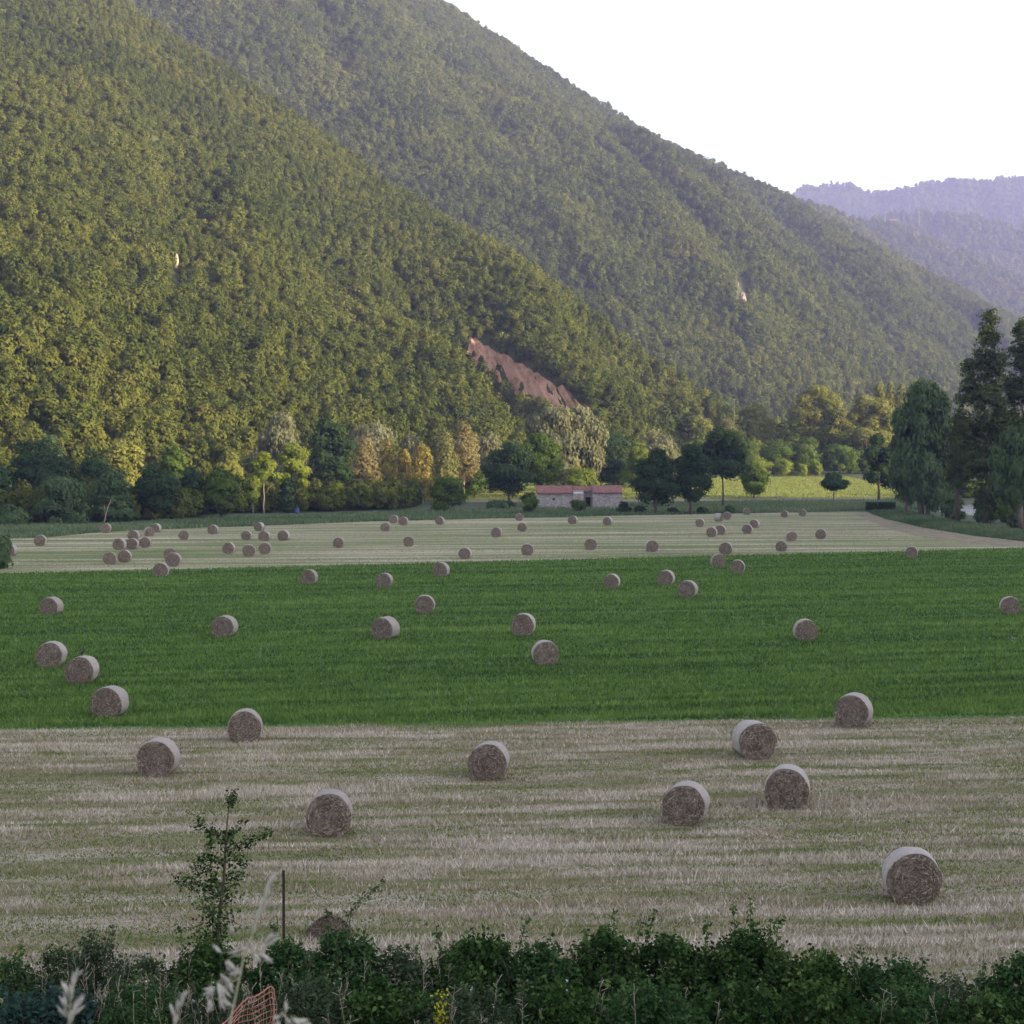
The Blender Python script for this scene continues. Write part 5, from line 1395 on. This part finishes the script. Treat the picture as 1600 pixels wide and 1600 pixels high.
# rusty post
p = at_y(443, 1360, 36.2); mb = MB(); hh = p[2] - zg1(p[0], 36.2); a = .028
mb.add([(-a, 0, -.2), (a, 0, -.2), (a, .008, -.2), (.004, .008, -.2), (.004, .05, -.2), (-.004, .05, -.2), (-.004, .008, -.2), (-a, .008, -.2)] + [(-a, 0, hh), (a, 0, hh), (a, .008, hh), (.004, .008, hh), (.004, .05, hh), (-.004, .05, hh), (-.004, .008, hh), (-a, .008, hh)],
       [(k, (k + 1) % 8, 8 + (k + 1) % 8, 8 + k) for k in range(8)] + [tuple(range(7, -1, -1)), tuple(range(8, 16))])
tag(link('metal_post', mb.mesh('metal_post', [plainmat('rust', (.03, .022, .02), (.06, .042, .035), 12, .8)]), loc=(p[0], 36.2, zg1(p[0], 36.2))), 'thin rusty metal post sticking up out of the hedge', 'post')

# orange safety net
def net():
    d = 26.6; b = at_y(392, 1590, d); g = zg1(b[0], d)
    t = thing('safety_net', 'crumpled orange plastic mesh net sagging in the weeds', 'net', (b[0], d, g))
    W3 = lambda px, py, y: Vector(at_y(px, py, d + y)) - Vector((b[0], d, g))
    top = [(346, 1602, -.1), (352, 1596, -.05), (362, 1582, .0), (374, 1568, .05), (386, 1560, .1), (400, 1556, .1), (414, 1549, .15), (426, 1541, .2), (431, 1544, .3)]
    bot = [(330, 1690, -.25), (344, 1680, -.25), (362, 1672, -.05), (372, 1668, -.2), (384, 1664, .05), (396, 1660, -.15), (408, 1656, .1), (420, 1650, -.05), (428, 1640, .15)]
    nu, nv = 13, 12
    def S(u, v):
        x = u * (len(top) - 1); i = min(int(x), len(top) - 2); q = x - i
        a = W3(*top[i]).lerp(W3(*top[i + 1]), q); c = W3(*bot[i]).lerp(W3(*bot[i + 1]), q)
        r = a.lerp(c, v); r.y += .09 * math.sin(u * 17 + v * 4) * (.3 + v) ; r.x += .03 * math.sin(v * 9 + u * 5); return r
    mb = MB()
    for j in range(nv + 1): mb.tube([S(i / (nu * 2), j / nv) for i in range(nu * 2 + 1)], .0065 if j else .011, 4)
    for i in range(nu + 1): mb.tube([S(i / nu, j / (nv * 1)) for j in range(nv + 1)], .0035, 4)
    link('mesh', mb.mesh('mesh', [plainmat('orange_plastic', (.36, .14, .105), (.46, .23, .185), 10, .7)]), t)
    for u in (.01, .99):
        q = S(u, 0); mb = MB(); mb.tube([(q.x, q.y + .03, -.2), (q.x, q.y + .03, q.z - .02)], .018, 6); link('stake', mb.mesh('stake', [M_WOOD]), t)
net()

# dry oat stalks close to the lens
M_OAT = leafmat('dry_oats', [(0.378, 0.351, 0.315), (0.495, 0.468, 0.432), (0.613, 0.585, 0.549)], .3)
M_OATSTEM = plainmat('oat_stem', (.30, .30, .20), (.44, .42, .32), 30)
def oat(px_list, d, spikes, label, seed):
    rng = np.random.default_rng(seed)
    q = [Vector(at_y(px, py, d)) for px, py in px_list]; x0 = q[0].x - .04; g = zg1(x0, d)
    t = thing('oat_stalk', label, 'dry grass', (x0, d, g), 0, 'dry oat stalks close to the viewer'); o = Vector((x0, d, g))
    st = [Vector((0, 0, 0)), (q[0] - o) * .6 + Vector((.01, 0, 0))] + [a - o for a in q]
    mb = MB(); mb.tube(st, np.linspace(.0022, .0007, len(st)), 6)
    for (px, py, ang, L) in spikes:
        vs, fs, rn = [], [], []
        c = Vector(at_y(px, py, d + rng.normal() * .03)) - o
        k = min(range(2, len(st)), key=lambda i: (st[i] - c - Vector((0, 0, .008))).length); a = st[k]
        m = a.lerp(c, .6) + Vector((0, 0, .006)); mb.tube([a, m, c], [.0005, .0004, .0003], 4)
        dr = Vector((math.cos(R(ang)), rng.normal() * .3, math.sin(R(ang)))).normalized()
        for s in range(3):
            e = (dr + Vector(rng.normal(size=3)) * .16).normalized(); side = e.cross(Vector((0, 1, 0))).normalized(); up = e.cross(side)
            LL = L * (.8 + .4 * rng.random()); prof = [(0, .0005), (.2, .0021), (.45, .0029), (.7, .002), (1, .0003)]
            b0 = len(vs)
            for tt, rr in prof:
                for kk in range(5):
                    an = kk * 2 * math.pi / 5; vs.append(tuple(c + e * (tt * LL) + (side * math.cos(an) + up * math.sin(an)) * rr))
            for i in range(4):
                for kk in range(5): fs.append((b0 + i * 5 + kk, b0 + i * 5 + (kk + 1) % 5, b0 + i * 5 + 5 + (kk + 1) % 5, b0 + i * 5 + 5 + kk)); rn.append(rng.random())
        link('spikelet', mesh_np('spikelet', vs, fs, {'rnd': rn}, [M_OAT], True), t)
    link('stem', mb.mesh('stem', [M_OATSTEM], True), t)
oat([(352, 1640), (364, 1575), (374, 1530), (381, 1495), (391, 1470), (399, 1446), (408, 1418), (420, 1388), (426, 1370)], 2.9,
    [(400, 1440, 70, .030), (405, 1425, 60, .028), (412, 1405, 65, .028), (420, 1384, 70, .026), (398, 1458, 100, .02), (408, 1482, 35, .032), (412, 1476, 40, .03), (404, 1488, -30, .024), (396, 1490, -60, .02), (390, 1482, 170, .022), (382, 1484, 190, .024), (366, 1462, 115, .022), (346, 1490, 130, .02), (352, 1502, -50, .022), (356, 1500, -70, .022),
     (344, 1522, -40, .028), (350, 1528, -55, .028), (340, 1536, -60, .03), (352, 1538, -70, .026), (346, 1548, -75, .028), (336, 1545, 200, .022), (358, 1524, 20, .02), (366, 1526, 60, .02), (342, 1556, -45, .026), (330, 1540, -100, .02), (328, 1560, -95, .02), (414, 1500, -10, .014)],
    'tallest pale dry oat stalk with spread spikelets close to the lens', 1)
oat([(104, 1660), (107, 1610), (109, 1575), (112, 1550), (117, 1530)], 2.9,
    [(110, 1566, 95, .03), (114, 1545, 75, .03), (104, 1552, 110, .022), (117, 1530, 70, .026), (112, 1588, 60, .03), (118, 1580, 65, .028), (106, 1590, 120, .026), (110, 1600, 80, .024), (120, 1572, 50, .02), (104, 1576, 110, .022), (112, 1558, 88, .026)],
    'short pale dry oat stalk at the lower left', 2)
oat([(500, 1680), (480, 1640), (464, 1610), (452, 1594), (440, 1584)], 2.9,
    [(440, 1588, 170, .02), (446, 1592, -60, .022), (456, 1592, -20, .024), (464, 1594, -10, .024), (434, 1594, -90, .02), (430, 1602, -100, .02), (470, 1596, -20, .022), (448, 1580, 100, .016)],
    'drooping dry oat spikelets beside the orange net', 3)
oat([(262, 1680), (268, 1640), (272, 1610), (276, 1585), (284, 1560)], 3.0,
    [(276, 1580, 80, .028), (274, 1592, 100, .026), (282, 1562, 60, .02), (272, 1604, 90, .02)],
    'small dry oat stalk between the short and the tallest stalk', 4)

# ------------------------------------------------------------------ haze
HZ = 1.1e-4
mb = MB(); mb.box(-2600, 4200, -1400, 9500, -8, 860)
m, nt, out = newmat('haze_air')
pv = nt.nodes.new('ShaderNodeVolumePrincipled'); pv.inputs['Density'].default_value = HZ; pv.inputs['Color'].default_value = (.39, .42, .85, 1); pv.inputs['Anisotropy'].default_value = 0.0
nt.links.new(pv.outputs[0], out.inputs['Volume'])
tag(link('haze', mb.mesh('haze', [m])), 'pale violet evening haze filling the valley', 'haze', kind='stuff')
